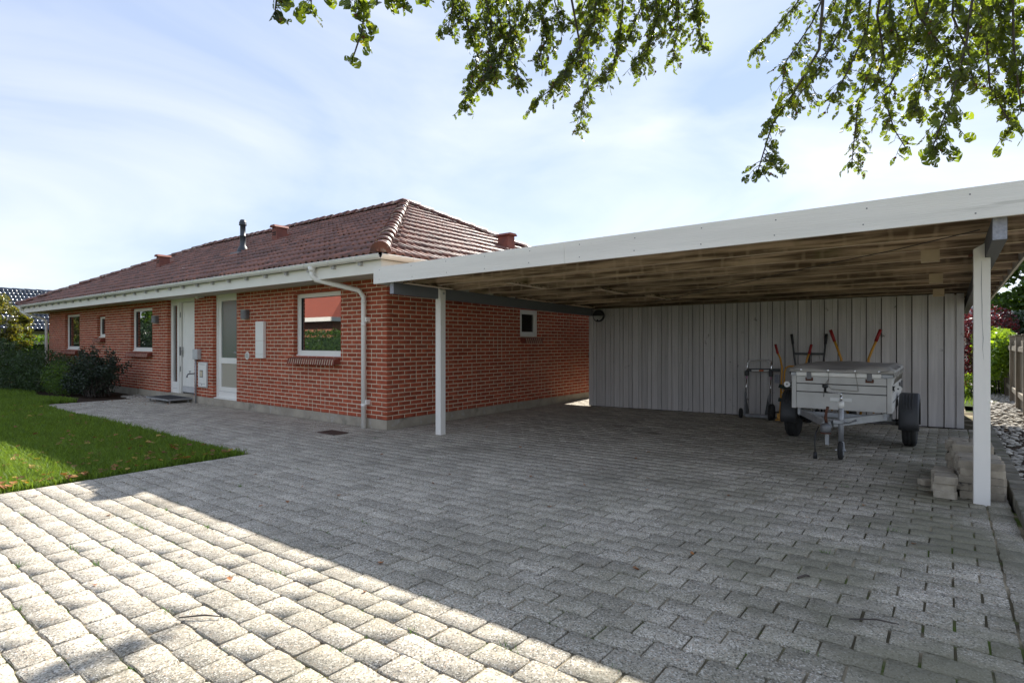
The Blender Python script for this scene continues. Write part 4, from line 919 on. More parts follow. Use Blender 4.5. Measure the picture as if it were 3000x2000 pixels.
# body of the shed behind
m = MB(); P = [gw(0.01, -0.002), gw(GL - 0.01, -0.002), Vector((6.80, 7.5, 0)), Vector((0.85, 7.5, 0))]
m.v += [(p.x, p.y, 0.0) for p in P] + [(p.x, p.y, cz(p.x, p.y) - 0.03) for p in P]; m.f += [(0, 3, 2, 1), (4, 5, 6, 7), (0, 1, 5, 4), (1, 2, 6, 5), (2, 3, 7, 6), (3, 0, 4, 7)]
m.build('shed_body', 'roof_felt', shed)
# double socket on the wall
sk = gw(3.52, 0.041)
MB().beam(sk + Vector((0, 0, 0.62)), sk + Vector((0, 0, 0.76)), 0.075, 0.05, up=tuple(gn)).build('socket_box', 'beam_end', shed)

def disc_lamp():
    p = gw(0.225, 0.041) + Vector((0, 0, 1.835)); n = tuple(gn)
    t = thing('bulkhead_lamp', 'round black bulkhead lamp with half-covered glass on the grey board wall', 'lamp', tuple(p))
    MB().lathe(p, n, [(0.122, 0), (0.122, 0.045), (0.112, 0.055), (0.098, 0.056)], 32).build('housing', 'lamp_dark', t, False)
    x_ = gd; m = MB(); 
    lower = [(0.10 * math.cos(a), 0.10 * math.sin(a)) for a in [PI + PI * k / 20 for k in range(21)]]
    m.v += [tuple(p + x_ * c + Vector((0, 0, s_)) + gn * 0.0565) for c, s_ in lower] + [tuple(p + x_ * c * 0.92 + Vector((0, 0, s_ * 0.92 - 0.004)) + gn * 0.074) for c, s_ in lower]
    m.f += [tuple(range(21, 42)), tuple(range(20, -1, -1))] + [(i, i + 1, 22 + i, 21 + i) for i in range(20)] + [(20, 0, 21, 41)]
    m.build('glass', 'lamp_glass', t)
    upper = [(0.112 * math.cos(a), 0.112 * math.sin(a)) for a in [PI * k / 20 for k in range(21)]]
    m = MB(); m.v += [tuple(p + x_ * c + Vector((0, 0, s_)) + gn * 0.0565) for c, s_ in upper] + [tuple(p + x_ * c * 0.93 + Vector((0, 0, s_ * 0.93)) + gn * 0.082) for c, s_ in upper]
    m.f += [tuple(range(21, 42)), tuple(range(20, -1, -1))] + [(i, i + 1, 22 + i, 21 + i) for i in range(20)] + [(20, 0, 21, 41)]
    m.build('hood', 'lamp_dark', t)
    q = p + Vector((0, 0, -0.088)) + gn * 0.07; MB().lathe(q, n, [(0.016, 0), (0.016, 0.012)], 12).build('sensor', 'black_plastic', t)
disc_lamp()

# ================================================================== fittings on the house front
def wall_lamp(x, z0, z1, label):
    t = thing('wall_lamp', label, 'lamp', (x, 0, z0), 'cylinder wall lamps on the brick front')
    m = MB(); r = 0.075; n = 16; pts = [(x + r * math.cos(a), -0.055 + r * math.sin(a)) for a in [-PI * k / n for k in range(n + 1)]]
    pts = [(x - r, -0.004)] + list(reversed(pts)) + [(x + r, -0.004)]
    m.prism(pts, z0, z1, 'xy').build('shade', 'lamp_metal', t)
    MB().box(x - 0.03, x + 0.03, -0.09, -0.02, z0 - 0.012, z0 - 0.0005).build('bulb_holder', 'lamp_glass', t)
wall_lamp(-8.25, 1.76, 1.925, 'grey half-round wall lamp between the window and the front door')
wall_lamp(-4.06, 1.752, 1.922, 'grey half-round wall lamp just right of the glazed door')

def meter():
    t = thing('meter_cabinet', 'white meter cabinet with small viewing window on the brick pier', 'cabinet', (-5.89, 0, 0.34))
    x0, x1, z0, z1 = -6.09, -5.685, 0.345, 0.885
    MB().bbox(x0, x1, -0.02, -0.002, z0, z1, 0.004).build('frame', 'grey_box', t)
    d = MB().bbox(x0 + 0.02, x1 - 0.02, -0.036, -0.0205, z0 + 0.02, z1 - 0.02, 0.004).build('door', 'plastic', t)
    MB().box(x0 + 0.10, x0 + 0.25, -0.0385, -0.0365, 0.56, 0.71).build('viewing_window', 'lamp_metal', t)
    MB().box(x0 + 0.115, x0 + 0.235, -0.041, -0.039, 0.575, 0.695).build('meter_face', 'meter_paper', t)
    for zz in (0.425, 0.83): MB().box(x0 + 0.06, x1 - 0.06, -0.0385, -0.0365, zz, zz + 0.007).build('louvre', 'lamp_metal', t)
    MB().tube([(x0 + 0.2, -0.0365, 0.405), (x0 + 0.2, -0.04, 0.405)], 0.012, 10).build('lock', 'black_plastic', t)
meter()
t = thing('junction_box', 'small light grey cable box with a conduit down to the ground', 'box', (-6.11, 0, 0.93))
MB().bbox(-6.225, -6.0, -0.085, -0.002, 0.935, 1.155, 0.008).build('casing', 'grey_box', t)
MB().tube([(-6.16, -0.04, 0.934), (-6.16, -0.04, 0.0)], 0.016, 10).build('conduit', 'galv', t, True)
t = thing('garden_tap', 'small metal garden tap beside the front door', 'tap', (-6.30, 0, 0.58))
MB().tube([(-6.285, -0.002, 0.625), (-6.285, -0.07, 0.625), (-6.31, -0.13, 0.62), (-6.32, -0.15, 0.585), (-6.32, -0.152, 0.545)], [0.014, 0.014, 0.016, 0.013, 0.016], 10).build('spout', 'lamp_metal', t, True)
MB().tube([(-6.30, -0.10, 0.63), (-6.30, -0.10, 0.675)], 0.008, 8).beam((-6.34, -0.10, 0.68), (-6.26, -0.10, 0.68), 0.014, 0.012).build('handle', 'lamp_metal', t)
t = thing('post_box', 'tall plain white wall panel between the round vent and the window', 'panel', (-3.53, 0, 1.0))
for (a, e) in ((1.008, 1.078), (1.081, 1.33), (1.333, 1.692)): MB().bbox(-3.665, -3.385, -0.06, -0.002, a, e, 0.004).build('panel', 'plastic', t)
t = thing('wall_vent', 'round louvred white vent set in the brick front', 'vent', (-4.06, 0, 1.0))
MB().lathe((-4.06, -0.001, 1.045), (0, -1, 0), [(0.074, 0), (0.074, 0.012), (0.066, 0.016), (0.058, 0.012)], 24).build('ring', 'plastic', t)
for k in range(6): 
    zz = 1.003 + k * 0.0165; hw = math.sqrt(max(0.0004, 0.057 ** 2 - (zz - 1.045) ** 2)); MB().box(-4.06 - hw, -4.06 + hw, -0.0175, -0.0135, zz - 0.003, zz + 0.003).build('slat', 'lamp_metal', t)
t = thing('eaves_light', 'small white light fitting under the eaves above the brick pier', 'lamp', (-5.9, -0.06, 2.2))
MB().lathe((-6.02, -0.09, SOF - 0.035), (1, 0, 0), [(0.032, 0), (0.036, 0.03), (0.028, 0.09)], 14).build('head', 'plastic', t, True)
MB().box(-5.93, -5.72, -0.105, -0.06, SOF - 0.05, SOF - 0.0145).build('arm', 'grey_box', t)
t = thing('side_hook', 'small black bracket on the brick side wall by the shed corner', 'bracket', (0, 6.03, 0.93))
MB().box(0.001, 0.03, 6.0, 6.06, 0.94, 1.05).build('plate', 'black_plastic', t); MB().tube([(0.0305, 6.03, 0.97), (0.07, 6.03, 0.97), (0.075, 6.03, 1.0)], 0.008, 6).build('hook', 'black_plastic', t)

# steel grating step at the front door
t = thing('door_step', 'steel grating step on short feet at the front door', 'step', (-7.0, -0.2, 0))
X0, X1, Y0, Y1, Z = -7.52, -6.40, -0.50, 0.02, 0.098
MB().box(X0, X1, Y0, Y0 + 0.004, Z - 0.035, Z).box(X0, X1, Y1 - 0.03, Y1 - 0.026, Z - 0.035, Z).box(X0, X0 + 0.004, Y0 + 0.0045, Y1 - 0.031, Z - 0.035, Z).box(X1 - 0.004, X1, Y0 + 0.0045, Y1 - 0.031, Z - 0.035, Z).build('rim', 'galv', t)
gm = MB(); k = X0 + 0.02
while k < X1 - 0.01: gm.box(k, k + 0.004, Y0 + 0.005, Y1 - 0.031, Z - 0.028, Z - 0.002); k += 0.026
k = Y0 + 0.03
while k < Y1 - 0.04: gm.box(X0 + 0.005, X1 - 0.005, k, k + 0.004, Z - 0.020, Z - 0.003); k += 0.036
tag(gm.build('grating', 'grating', t), kind='stuff')
MB().box(X0 + 0.01, X1 - 0.01, Y0 + 0.01, Y1 - 0.035, Z - 0.036, Z - 0.030).build('tray', 'grating', t)
for (xx, yy) in ((X0 + 0.05, Y0 + 0.05), (X1 - 0.07, Y0 + 0.05), (X0 + 0.05, Y1 - 0.10), (X1 - 0.07, Y1 - 0.10)): MB().box(xx, xx + 0.02, yy, yy + 0.02, 0.0, Z - 0.037).build('foot', 'galv', t)
# rusty drain grate in the paving
t = thing('drain_grate', 'rusty brown drain grate in the paving by the downpipe', 'drain', (-0.42, -0.64, 0))
MB().box(-0.62, -0.22, -0.76, -0.735, 0.001, 0.012).box(-0.62, -0.22, -0.545, -0.52, 0.001, 0.012).box(-0.62, -0.60, -0.7345, -0.5455, 0.001, 0.012).box(-0.24, -0.22, -0.7345, -0.5455, 0.001, 0.012).build('rim', 'brown_iron', t)
for k in range(12): MB().box(-0.592 + k * 0.0295, -0.578 + k * 0.0295, -0.7345, -0.5455, 0.002, 0.010).build('bar', 'brown_iron', t)

# ================================================================== trailer
TX, TY0, TY1 = 5.615, 2.08, 3.72; TZ = gz(TX); HW = 0.515
tr = thing('box_trailer', 'grey metal box trailer with a tarpaulin cover parked under the carport', 'trailer', (TX, 2.9, TZ))
zb_, zt_ = 0.505 + 0.005, 0.900
# front board of folded sheet: three panels with sunk joints
for (a, e, y) in ((zb_, 0.705, 0.0), (0.715, 0.805, 0.006), (0.815, zt_, 0.0)):
    MB().bbox(TX - HW + 0.052, TX + HW - 0.052, TY0 + y, TY0 + 0.03, a, e, 0.004).build('front_panel', 'trailer_panel', tr)
MB().box(TX - HW + 0.05, TX + HW - 0.05, TY0 + 0.012, TY0 + 0.028, 0.70, 0.82).build('panel_joint', 'black_steel', tr)
for sx_ in (-1, 1):
    xa = TX + sx_ * HW; MB().bbox(min(xa, xa - sx_ * 0.05), max(xa, xa - sx_ * 0.05), TY0 - 0.006, TY0 + 0.045, zb_ - 0.005, zt_ + 0.01, 0.005).build('corner_post', 'trailer_panel', tr)
    sd = MB().bbox(min(xa, xa - sx_ * 0.025), max(xa, xa - sx_ * 0.025), TY0 + 0.0455, TY1, zb_, zt_, 0.004).build('side_panel', 'trailer_panel', tr)
    for zz in (0.62, 0.74): MB().box(min(xa + sx_ * 0.0005, xa + sx_ * 0.004), max(xa + sx_ * 0.0005, xa + sx_ * 0.004), TY0 + 0.1, TY1 - 0.05, zz, zz + 0.012).build('side_rib', 'lamp_metal', sd)
MB().bbox(TX - HW + 0.03, TX + HW - 0.03, TY1 - 0.03, TY1 - 0.001, zb_, zt_, 0.004).build('tailgate', 'trailer_panel', tr)
MB().box(TX - HW + 0.03, TX + HW - 0.03, TY0 + 0.05, TY1 - 0.04, zb_ + 0.004, zb_ + 0.02).build('floor', 'galv', tr)
MB().bbox(TX - HW + 0.052, TX + HW - 0.10, TY0 - 0.018, TY0 + 0.012, 0.902, 0.948, 0.004).build('top_rail', 'plastic', tr)
MB().bbox(TX + HW - 0.098, TX + HW + 0.01, TY0 - 0.016, TY0 + 0.05, 0.902, 0.945, 0.004).build('rail_end', 'galv', tr)
MB().bbox(TX - HW - 0.01, TX - HW + 0.050, TY0 - 0.016, TY0 + 0.05, 0.902, 0.945, 0.004).build('rail_end', 'galv', tr)
# latches with rusty plates
for lx in (TX - HW + 0.195, TX + HW - 0.215):
    o = MB().bbox(lx - 0.025, lx + 0.025, TY0 - 0.028, TY0 - 0.0185, 0.865, 0.95, 0.003).build('latch', 'lamp_metal', tr)
    MB().bbox(lx - 0.04, lx + 0.04, TY0 - 0.016, TY0 - 0.001, 0.845, 0.885, 0.003).build('latch_plate', 'rust', o)
# tarpaulin: sagging top with turned-down skirt
m = MB(); nx, ny = 20, 24
def tarp_pt(u, v):
    x = TX - HW - 0.012 + u * (2 * HW + 0.024); y = TY0 - 0.012 + v * (TY1 - TY0 + 0.024)
    e = min(u, 1 - u, v * 1.6, (1 - v) * 1.6); z = 1.025 + 0.012 * v - 0.035 * (max(0, 0.05 - e) / 0.05) ** 2 - 0.018 * math.sin(PI * u) * math.sin(PI * v) + 0.006 * math.sin(9 * u + 4 * v) + 0.004 * math.sin(17 * v - 6 * u)
    return (x, y, z)
for j in range(ny + 1):
    for i in range(nx + 1): m.v.append(tarp_pt(i / nx, j / ny))
for j in range(ny):
    for i in range(nx): a = j * (nx + 1) + i; m.f.append((a, a + 1, a + nx + 2, a + nx + 1))
loop = [(i, 0) for i in range(nx + 1)] + [(nx, j) for j in range(1, ny + 1)] + [(i, ny) for i in range(nx - 1, -1, -1)] + [(0, j) for j in range(ny - 1, 0, -1)]
prev = [j * (nx + 1) + i for i, j in loop]
for lev, (o_, dz) in enumerate(((0.006, -0.022), (0.012, -0.055), (0.010, -0.10))):
    cur = []
    for k, (i, j) in enumerate(loop):
        x, y, z = tarp_pt(i / nx, j / ny); wob = 0.004 * math.sin(k * 1.7 + lev)
        x += (o_ + wob) * (1 if i == nx else -1 if i == 0 else 0); y += (o_ + wob) * (1 if j == ny else -1 if j == 0 else 0)
        cur.append(len(m.v)); zz = 1.01 + dz + 0.012 * (j / ny)
        if j == 0: zz = max(zz, 0.952)
        elif i in (0, nx) and lev == 2: zz -= 0.012 * (0.5 + 0.5 * math.sin(j * 1.6))
        m.v.append((x, y, zz))
    for k in range(len(loop)): k2 = (k + 1) % len(loop); m.f.append((prev[k], cur[k], cur[k2], prev[k2]))
    prev = cur
tarp = m.build('tarpaulin', 'tarp', tr, True)
# eyelets and lacing
for lx in (TX - HW + 0.11, TX - HW + 0.40, TX + 0.16, TX + HW - 0.12): MB().lathe((lx, TY0 - 0.028, 0.972), (0, -1, 0), [(0.011, 0), (0.011, 0.005), (0.006, 0.006)], 12).build('eyelet', 'chrome', tarp)
for (pts) in ([(TX - HW + 0.40, TY0 - 0.036, 0.97), (TX - HW + 0.405, TY0 - 0.03, 0.88), (TX - HW + 0.39, TY0 - 0.012, 0.80), (TX - HW + 0.43, TY0 - 0.01, 0.755), (TX - HW + 0.70, TY0 - 0.012, 0.742)],
              [(TX + 0.16, TY0 - 0.036, 0.97), (TX + 0.175, TY0 - 0.03, 0.87), (TX + 0.19, TY0 - 0.012, 0.745)],
              [(TX - HW + 0.40, TY0 - 0.03, 0.87), (TX - HW + 0.36, TY0 - 0.015, 0.79), (TX - HW + 0.35, TY0 - 0.01, 0.66)],
              [(TX - HW + 0.11, TY0 - 0.036, 0.97), (TX - HW + 0.04, TY0 - 0.04, 0.975), (TX - HW - 0.015, TY0 + 0.02, 0.985)],
              [(TX + HW - 0.12, TY0 - 0.036, 0.97), (TX + HW - 0.04, TY0 - 0.04, 0.985), (TX + HW + 0.02, TY0 + 0.04, 0.99)]):
    MB().tube(pts, 0.0035, 6).build('lace', 'rope', tarp, True)
for k in range(9):
    yy = TY0 + 0.08 + k * 0.17; MB().tube([(TX + HW + 0.026, yy, 0.965), (TX + HW + 0.022, yy + 0.05, 0.90), (TX + HW + 0.006, yy + 0.07, 0.83), (TX + HW + 0.02, yy + 0.12, 0.90), (TX + HW + 0.027, yy + 0.15, 0.965)], 0.0035, 5).build('lace', 'rope', tarp, True)
# white blank label on the front board
MB().bbox(TX - 0.10, TX + 0.125, TY0 - 0.0035, TY0 - 0.0005, 0.615, 0.655, 0.001).build('label_plate', 'reflector_white', tr)
# side reflectors on stalks
for sx_ in (-1, 1):
    xa = TX + sx_ * (HW + 0.055); MB().beam((TX + sx_ * HW, TY0 + 0.05, 0.79), (xa, TY0 + 0.03, 0.79), 0.05, 0.05).build('lamp_arm', 'black_plastic', tr)
    o = MB().lathe((xa, TY0 + 0.015, 0.79), (0, -1, 0), [(0.036, 0), (0.036, 0.012)], 20).build('marker_lamp', 'reflector_white', tr)
    MB().lathe((xa, TY0 + 0.0025, 0.79), (0, -1, 0), [(0.009, 0), (0.009, 0.004)], 10).build('lamp_centre', 'black_plastic', o)
# chassis: axle, A-frame drawbar, coupling
ax_y = 2.86
MB().tube([(TX - 0.60, ax_y, 0.33), (TX + 0.60, ax_y, 0.33)], 0.03, 10).build('axle', 'galv', tr, True)
for sx_ in (-1, 1):
    MB().beam((TX + sx_ * 0.44, TY0 + 0.12, 0.455), (TX + sx_ * 0.035 - 0.03, 1.48, 0.425), 0.04, 0.075).build('drawbar', 'galv', tr)
    MB().beam((TX + sx_ * 0.44, TY0 + 0.06, 0.465), (TX + sx_ * 0.44, TY1 - 0.05, 0.465), 0.04, 0.07).build('chassis_rail', 'galv', tr)
    MB().beam((TX + sx_ * 0.44, ax_y, 0.335), (TX + sx_ * 0.44, ax_y, 0.43), 0.05, 0.09, up=(0, 1, 0)).build('axle_mount', 'galv', tr)
MB().beam((TX - 0.46, TY0 + 0.10, 0.44), (TX + 0.46, TY0 + 0.10, 0.44), 0.04, 0.05).build('cross_member', 'galv', tr)
cp = MB().beam((TX - 0.03, 1.60, 0.425), (TX - 0.03, 1.36, 0.415), 0.075, 0.075).build('coupling_neck', 'galv', tr)
MB().lathe((TX - 0.03, 1.30, 0.345), (0, 0, 1), [(0.045, 0), (0.052, 0.02), (0.052, 0.06), (0.045, 0.085), (0.02, 0.10)], 16).build('coupling_head', 'lamp_metal', tr, True)
MB().lathe((TX - 0.03, 1.30, 0.335), (0, 0, 1), [(0.050, 0), (0.052, 0.012)], 16).build('coupling_rim', 'rust', tr)
MB().tube([(TX - 0.03, 1.36, 0.44), (TX - 0.035, 1.33, 0.50), (TX - 0.03, 1.35, 0.57), (TX - 0.02, 1.38, 0.61)], [0.016, 0.016, 0.014, 0.016], 8).build('coupling_handle', 'rust', tr, True)
MB().beam((TX - 0.03, 1.40, 0.385), (TX - 0.03, 1.40, 0.20), 0.035, 0.03, up=(0, 1, 0)).build('safety_leg', 'galv', tr)
MB().tube([(TX - 0.10, 1.34, 0.40), (TX - 0.125, 1.30, 0.33), (TX - 0.13, 1.28, 0.22), (TX - 0.125, 1.27, 0.13)], 0.006, 6).build('cable', 'black_plastic', tr, True)
MB().tube([(TX - 0.125, 1.27, 0.13), (TX - 0.125, 1.27, 0.06)], [0.016, 0.021], 10).build('plug', 'black_plastic', tr, True)
# jockey wheel
jx, jy = TX + 0.095, 1.45
jk = MB().tube([(jx, jy, 0.66), (jx, jy, 0.20)], 0.026, 14).build('jockey_tube', 'galv', tr, True)
MB().tube([(jx, jy, 0.60), (jx, jy, 0.67)], 0.0305, 14).build('collar', 'plastic', jk, True)
MB().tube([(jx, jy, 0.67), (jx, jy, 0.735)], 0.012, 10).build('spindle', 'chrome', jk, True)
MB().tube([(jx, jy, 0.725), (jx, jy, 0.755), (jx - 0.03, jy, 0.765), (jx - 0.15, jy - 0.01, 0.770)], 0.007, 8).build('crank', 'chrome', jk, True)
MB().lathe((jx - 0.15, jy - 0.01, 0.765), (0, 0, 1), [(0.012, 0), (0.014, 0.045), (0.028, 0.05), (0.030, 0.075), (0.022, 0.085)], 14).build('crank_knob', 'black_plastic', jk, True)
MB().bbox(jx - 0.075, jx + 0.045, jy - 0.04, jy + 0.04, 0.43, 0.475, 0.006).build('clamp', 'galv', tr)
MB().tube([(jx + 0.03, jy - 0.045, 0.45), (jx + 0.08, jy - 0.055, 0.455), (jx + 0.15, jy - 0.05, 0.49)], [0.008, 0.008, 0.012], 8).build('clamp_lever', 'lamp_metal', tr, True)
for sx_ in (-1, 1): MB().beam((jx + 0.02, jy, 0.24), (jx + sx_ * 0.034, jy - 0.015, 0.10 + TZ), 0.012, 0.045, up=(0, 1, 0)).build('wheel_fork', 'galv', jk)
wh = MB().lathe((jx - 0.024, jy - 0.02, 0.10 + TZ), (1, 0, 0), [(0.055, 0), (0.085, 0.002), (0.098, 0.012), (0.10, 0.024), (0.098, 0.036), (0.085, 0.046), (0.055, 0.048)], 28).build('jockey_wheel', 'rubber', tr, True)
MB().lathe((jx - 0.027, jy - 0.02, 0.10 + TZ), (1, 0, 0), [(0.053, 0), (0.053, 0.054)], 20).build('hub', 'galv', wh)
MB().tube([(jx - 0.05, jy - 0.02, 0.10 + TZ), (jx + 0.05, jy - 0.02, 0.10 + TZ)], 0.008, 8).build('axle_bolt', 'chrome', wh)
# road wheels and mudguards
for sx_ in (-1, 1):
    cx_ = TX + sx_ * 0.645; r = 0.275; zc = r + gz(cx_)
    w_ = MB().lathe((cx_ - 0.075, ax_y, zc), (1, 0, 0), [(0.17, 0.012), (0.20, 0.0), (0.245, 0.004), (0.268, 0.018), (r, 0.034), (r, 0.05), (r - 0.006, 0.052), (r - 0.006, 0.058), (r, 0.06), (r, 0.09), (r - 0.006, 0.092), (r - 0.006, 0.098), (r, 0.10), (r, 0.116), (0.268, 0.132), (0.245, 0.146), (0.20, 0.15), (0.17, 0.138)], 40).build('wheel', 'rubber', tr, True)
    MB().lathe((cx_ - 0.05, ax_y, zc), (1, 0, 0), [(0.168, 0.0), (0.168, 0.10), (0.15, 0.09), (0.08, 0.10)], 28).build('rim', 'galv', w_)
    x0, x1 = (cx_ - 0.10, cx_ + 0.10)
    prof = [(x0, 0.0), (x1, 0.0)]; m = MB(); R0 = 0.335; seg = 14; A = [math.radians(-12 + 204 * k / seg) for k in range(seg + 1)]
    for k, a in enumerate(A):
        for (xx, rr) in ((x0, R0 - 0.05), (x0, R0), (x0 + 0.02, R0 + 0.012), (x1 - 0.02, R0 + 0.012), (x1, R0), (x1, R0 - 0.05)):
            m.v.append((xx, ax_y - rr * math.cos(a), zc + 0.02 + rr * math.sin(a)))
    for k in range(seg):
        for i in range(5): a = k * 6 + i; m.f.append((a, a + 1, a + 7, a + 6))
    n0 = len(m.v); m.v += [(x, y + (0 if True else 0), z) for (x, y, z) in [((v[0] - cx_) * 0.94 + cx_, (v[1] - ax_y) * 0.975 + ax_y, (v[2] - zc) * 0.975 + zc) for v in m.v]]
    for k in range(seg):
        for i in range(5): a = n0 + k * 6 + i; m.f.append((a, a + 6, a + 7, a + 1))
    for k in range(seg):
        for i in (0, 5): a = k * 6 + i; m.f.append((a, a + 6, n0 + a + 6, n0 + a))
    for k in (0, seg):
        for i in range(5): a = k * 6 + i; m.f.append((a, a + 1, n0 + a + 1, n0 + a))
    fd = m.build('mudguard', 'fender', tr, True)
    for q in range(4):
        xx = x0 + 0.045 + q * 0.03; pts = [(xx, ax_y - (R0 + 0.014) * math.cos(a), zc + 0.02 + (R0 + 0.014) * math.sin(a)) for a in [math.radians(30 + 14 * t) for t in range(4)]]
        MB().tube(pts, 0.005, 6).build('rib', 'fender', fd, True)
    MB().tube([(TX + sx_ * 0.50, ax_y - 0.02, zc + 0.0), (x0 if sx_ > 0 else x1, ax_y, zc)], 0.04, 10).build('hub_carrier', 'black_steel', tr, True)
for (yy, dz) in ((3.2, 0.0), (3.62, 0.0)): MB().box(TX + HW + 0.0005, TX + HW + 0.02, yy, yy + 0.05, 0.70, 0.80).build('side_hinge', 'lamp_metal', tr)

# ================================================================== trolleys against the shed wall
gz4 = gz(4.2)
def wallp(x, out, z):                                        # point in front of the board wall
    s_ = (x - GW0.x) / gd.x; p = gw(s_, 0.045 + out); return Vector((p.x, p.y, z))
t = thing('folding_trolley', 'slim folding luggage trolley with chrome handle against the grey boards', 'trolley', tuple(wallp(4.07, 0.3, 0)))
xa, xb = 3.90, 4.30; g0 = gz(4.0)
def lp(x, z): return wallp(x, 0.36 - 0.24 * (z / 0.95), z + g0)
MB().tube([lp(xa + 0.01, 0.70), lp(xa + 0.01, 0.90), lp(xa + 0.02, 0.945), lp(xa + 0.06, 0.965), lp(xb - 0.06, 0.965), lp(xb - 0.02, 0.945), lp(xb - 0.01, 0.90), lp(xb - 0.01, 0.70)], 0.013, 8).build('handle', 'chrome', t, True)
for x in (xa + 0.01, xb - 0.01):
    MB().tube([lp(x, 0.70), lp(x, 0.40)], 0.011, 8).build('inner_tube', 'chrome', t, True)
    MB().tube([lp(x, 0.695), lp(x, 0.655)], 0.017, 8).build('collar', 'pink_plastic', t, True)
    MB().bbox(lp(x, 0.7).x - 0.03, lp(x, 0.7).x + 0.03, lp(x, 0.7).y - 0.03, lp(x, 0.7).y + 0.03, 0.70 + g0, 0.79 + g0, 0.01).build('joint', 'black_plastic', t)
    MB().beam(lp(x, 0.42), lp(x, 0.04), 0.026, 0.04, up=(0, -1, 0)).build('side_rail', 'lamp_metal', t)
    MB().prism([(0, 0), (0.06 if x < 4.1 else -0.06, 0), (0, 0.36)], 0, 0.02).build('gusset', 'black_steel', t).location = lp(x, 0.05) + Vector((0.014 if x < 4.1 else -0.014, 0, 0))
MB().beam(lp(xa + 0.03, 0.80), lp(xb + 0.12, 0.81), 0.035, 0.05, up=(0, 0, 1)).build('cross_grip', 'black_plastic', t)
MB().beam(lp(xa + 0.09, 0.795) + Vector((0, -0.03, 0)), lp(xb - 0.04, 0.80) + Vector((0, -0.03, 0)), 0.01, 0.016).build('grip_stripe', 'reflector_white', t)
MB().beam(lp(xa + 0.21, 0.797) + Vector((0, -0.037, 0)), lp(xa + 0.28, 0.799) + Vector((0, -0.037, 0)), 0.01, 0.018).build('grip_badge', 'orange_plastic', t)
MB().beam(lp(xa + 0.03, 0.055) + Vector((0, -0.02, 0)), lp(xb - 0.01, 0.055) + Vector((0, -0.02, 0)), 0.05, 0.05).build('toe_plate', 'lamp_metal', t)
for x, dx in ((xa - 0.045, 0.05), (xb + 0.01, 0.05)):
    c = lp(xa, 0.08); MB().lathe((x, c.y - 0.03, 0.085 + g0), (1, 0, 0), [(0.05, 0), (0.08, 0.004), (0.085, 0.02), (0.08, 0.036), (0.05, 0.04)], 24).build('wheel', 'rubber', t, True)

# yellow sack truck with straps
g0 = gz(4.6)
t = thing('yellow_sack_truck', 'worn yellow sack truck with red grips and straps beside the trailer', 'sack truck', tuple(wallp(4.6, 0.3, 0)))
def yp(x, z, f=0.0): return wallp(x, 0.40 - 0.28 * (z / 1.15) + f, z + g0)
ya, yb_ = 4.46, 4.80
for x, dx in ((ya, -0.09), (yb_, 0.06)):
    MB().tube([yp(x, 0.05), yp(x, 0.85), yp(x + dx * 0.35, 1.0), yp(x + dx, 1.12)], 0.015, 8).build('side_tube', 'yellow', t, True)
    MB().tube([yp(x + dx * 0.8, 1.075), yp(x + dx * 1.3, 1.23)], 0.02, 8).build('grip', 'red_grip', t, True)
MB().tube([yp(ya + 0.04, 0.05), yp(ya + 0.04, 0.78), yp(ya + 0.06, 0.85), yp(ya + 0.10, 0.875), yp(yb_ - 0.02, 0.875)], 0.014, 8).build('inner_hoop', 'yellow', t, True)
MB().tube([yp(4.66, 0.05), yp(4.66, 0.87)], 0.014, 8).build('centre_tube', 'yellow', t, True)
for zz in (0.10, 0.45): MB().beam(yp(ya, zz), yp(yb_, zz), 0.02, 0.03).build('cross_bar', 'yellow', t)
MB().box(ya - 0.02, yb_ + 0.02, yp(4.6, 0).y - 0.14, yp(4.6, 0).y - 0.02, 0.02 + g0, 0.032 + g0).box(ya - 0.02, yb_ + 0.02, yp(4.6, 0).y - 0.02, yp(4.6, 0).y - 0.008, 0.033 + g0, 0.12 + g0).build('toe_plate', 'yellow', t)
for zz, dz in ((0.52, -0.08), (0.30, -0.02)):
    MB().beam(yp(ya - 0.03, zz + 0.04, 0.03), yp(yb_ + 0.02, zz + dz, 0.03), 0.02, 0.06).build('strap', 'strap', t)
for x in (ya - 0.15, yb_ + 0.06):
    c = yp(ya, 0.13); w_ = MB().lathe((x, c.y + 0.02, 0.13 + g0), (1, 0, 0), [(0.07, 0), (0.115, 0.004), (0.13, 0.02), (0.13, 0.055), (0.115, 0.071), (0.07, 0.075)], 28).build('wheel', 'rubber', t, True)
    MB().lathe((x + 0.01, c.y + 0.02, 0.13 + g0), (1, 0, 0), [(0.068, 0), (0.068, 0.055)], 18).build('hub', 'yellow', w_)
MB().tube([(ya - 0.08, yp(ya, 0.13).y + 0.02, 0.13 + g0), (yb_ + 0.1, yp(ya, 0.13).y + 0.02, 0.13 + g0)], 0.012, 8).build('axle', 'black_steel', t)

# black sack truck behind it
t = thing('black_sack_truck', 'black steel sack truck leaning on the boards behind the yellow one', 'sack truck', tuple(wallp(4.8, 0.12, 0)))
def kp(x, z, f=0.0): return wallp(x, 0.17 - 0.14 * (z / 1.4) + f, z + g0)
ka, kb = 4.66, 5.03
for x, dx in ((ka, -0.06), (kb, 0.04)):
    MB().tube([kp(x, 0.04), kp(x, 0.75), kp(x + dx, 1.22), kp(x + dx * 1.3, 1.36)], 0.014, 8).build('side_tube', 'black_steel', t, True)
    MB().tube([kp(x + dx * 1.02, 1.24), kp(x + dx * 1.4, 1.40)], 0.020, 8).build('grip', 'black_plastic', t, True)
for zz in (0.55, 1.08): MB().beam(kp(ka - 0.05, zz), kp(kb + 0.03, zz), 0.02, 0.035).build('cross_bar', 'black_steel', t)
MB().beam(kp(4.84, 0.06), kp(4.84, 1.08), 0.03, 0.03, up=(0, 1, 0)).build('centre_bar', 'black_steel', t)
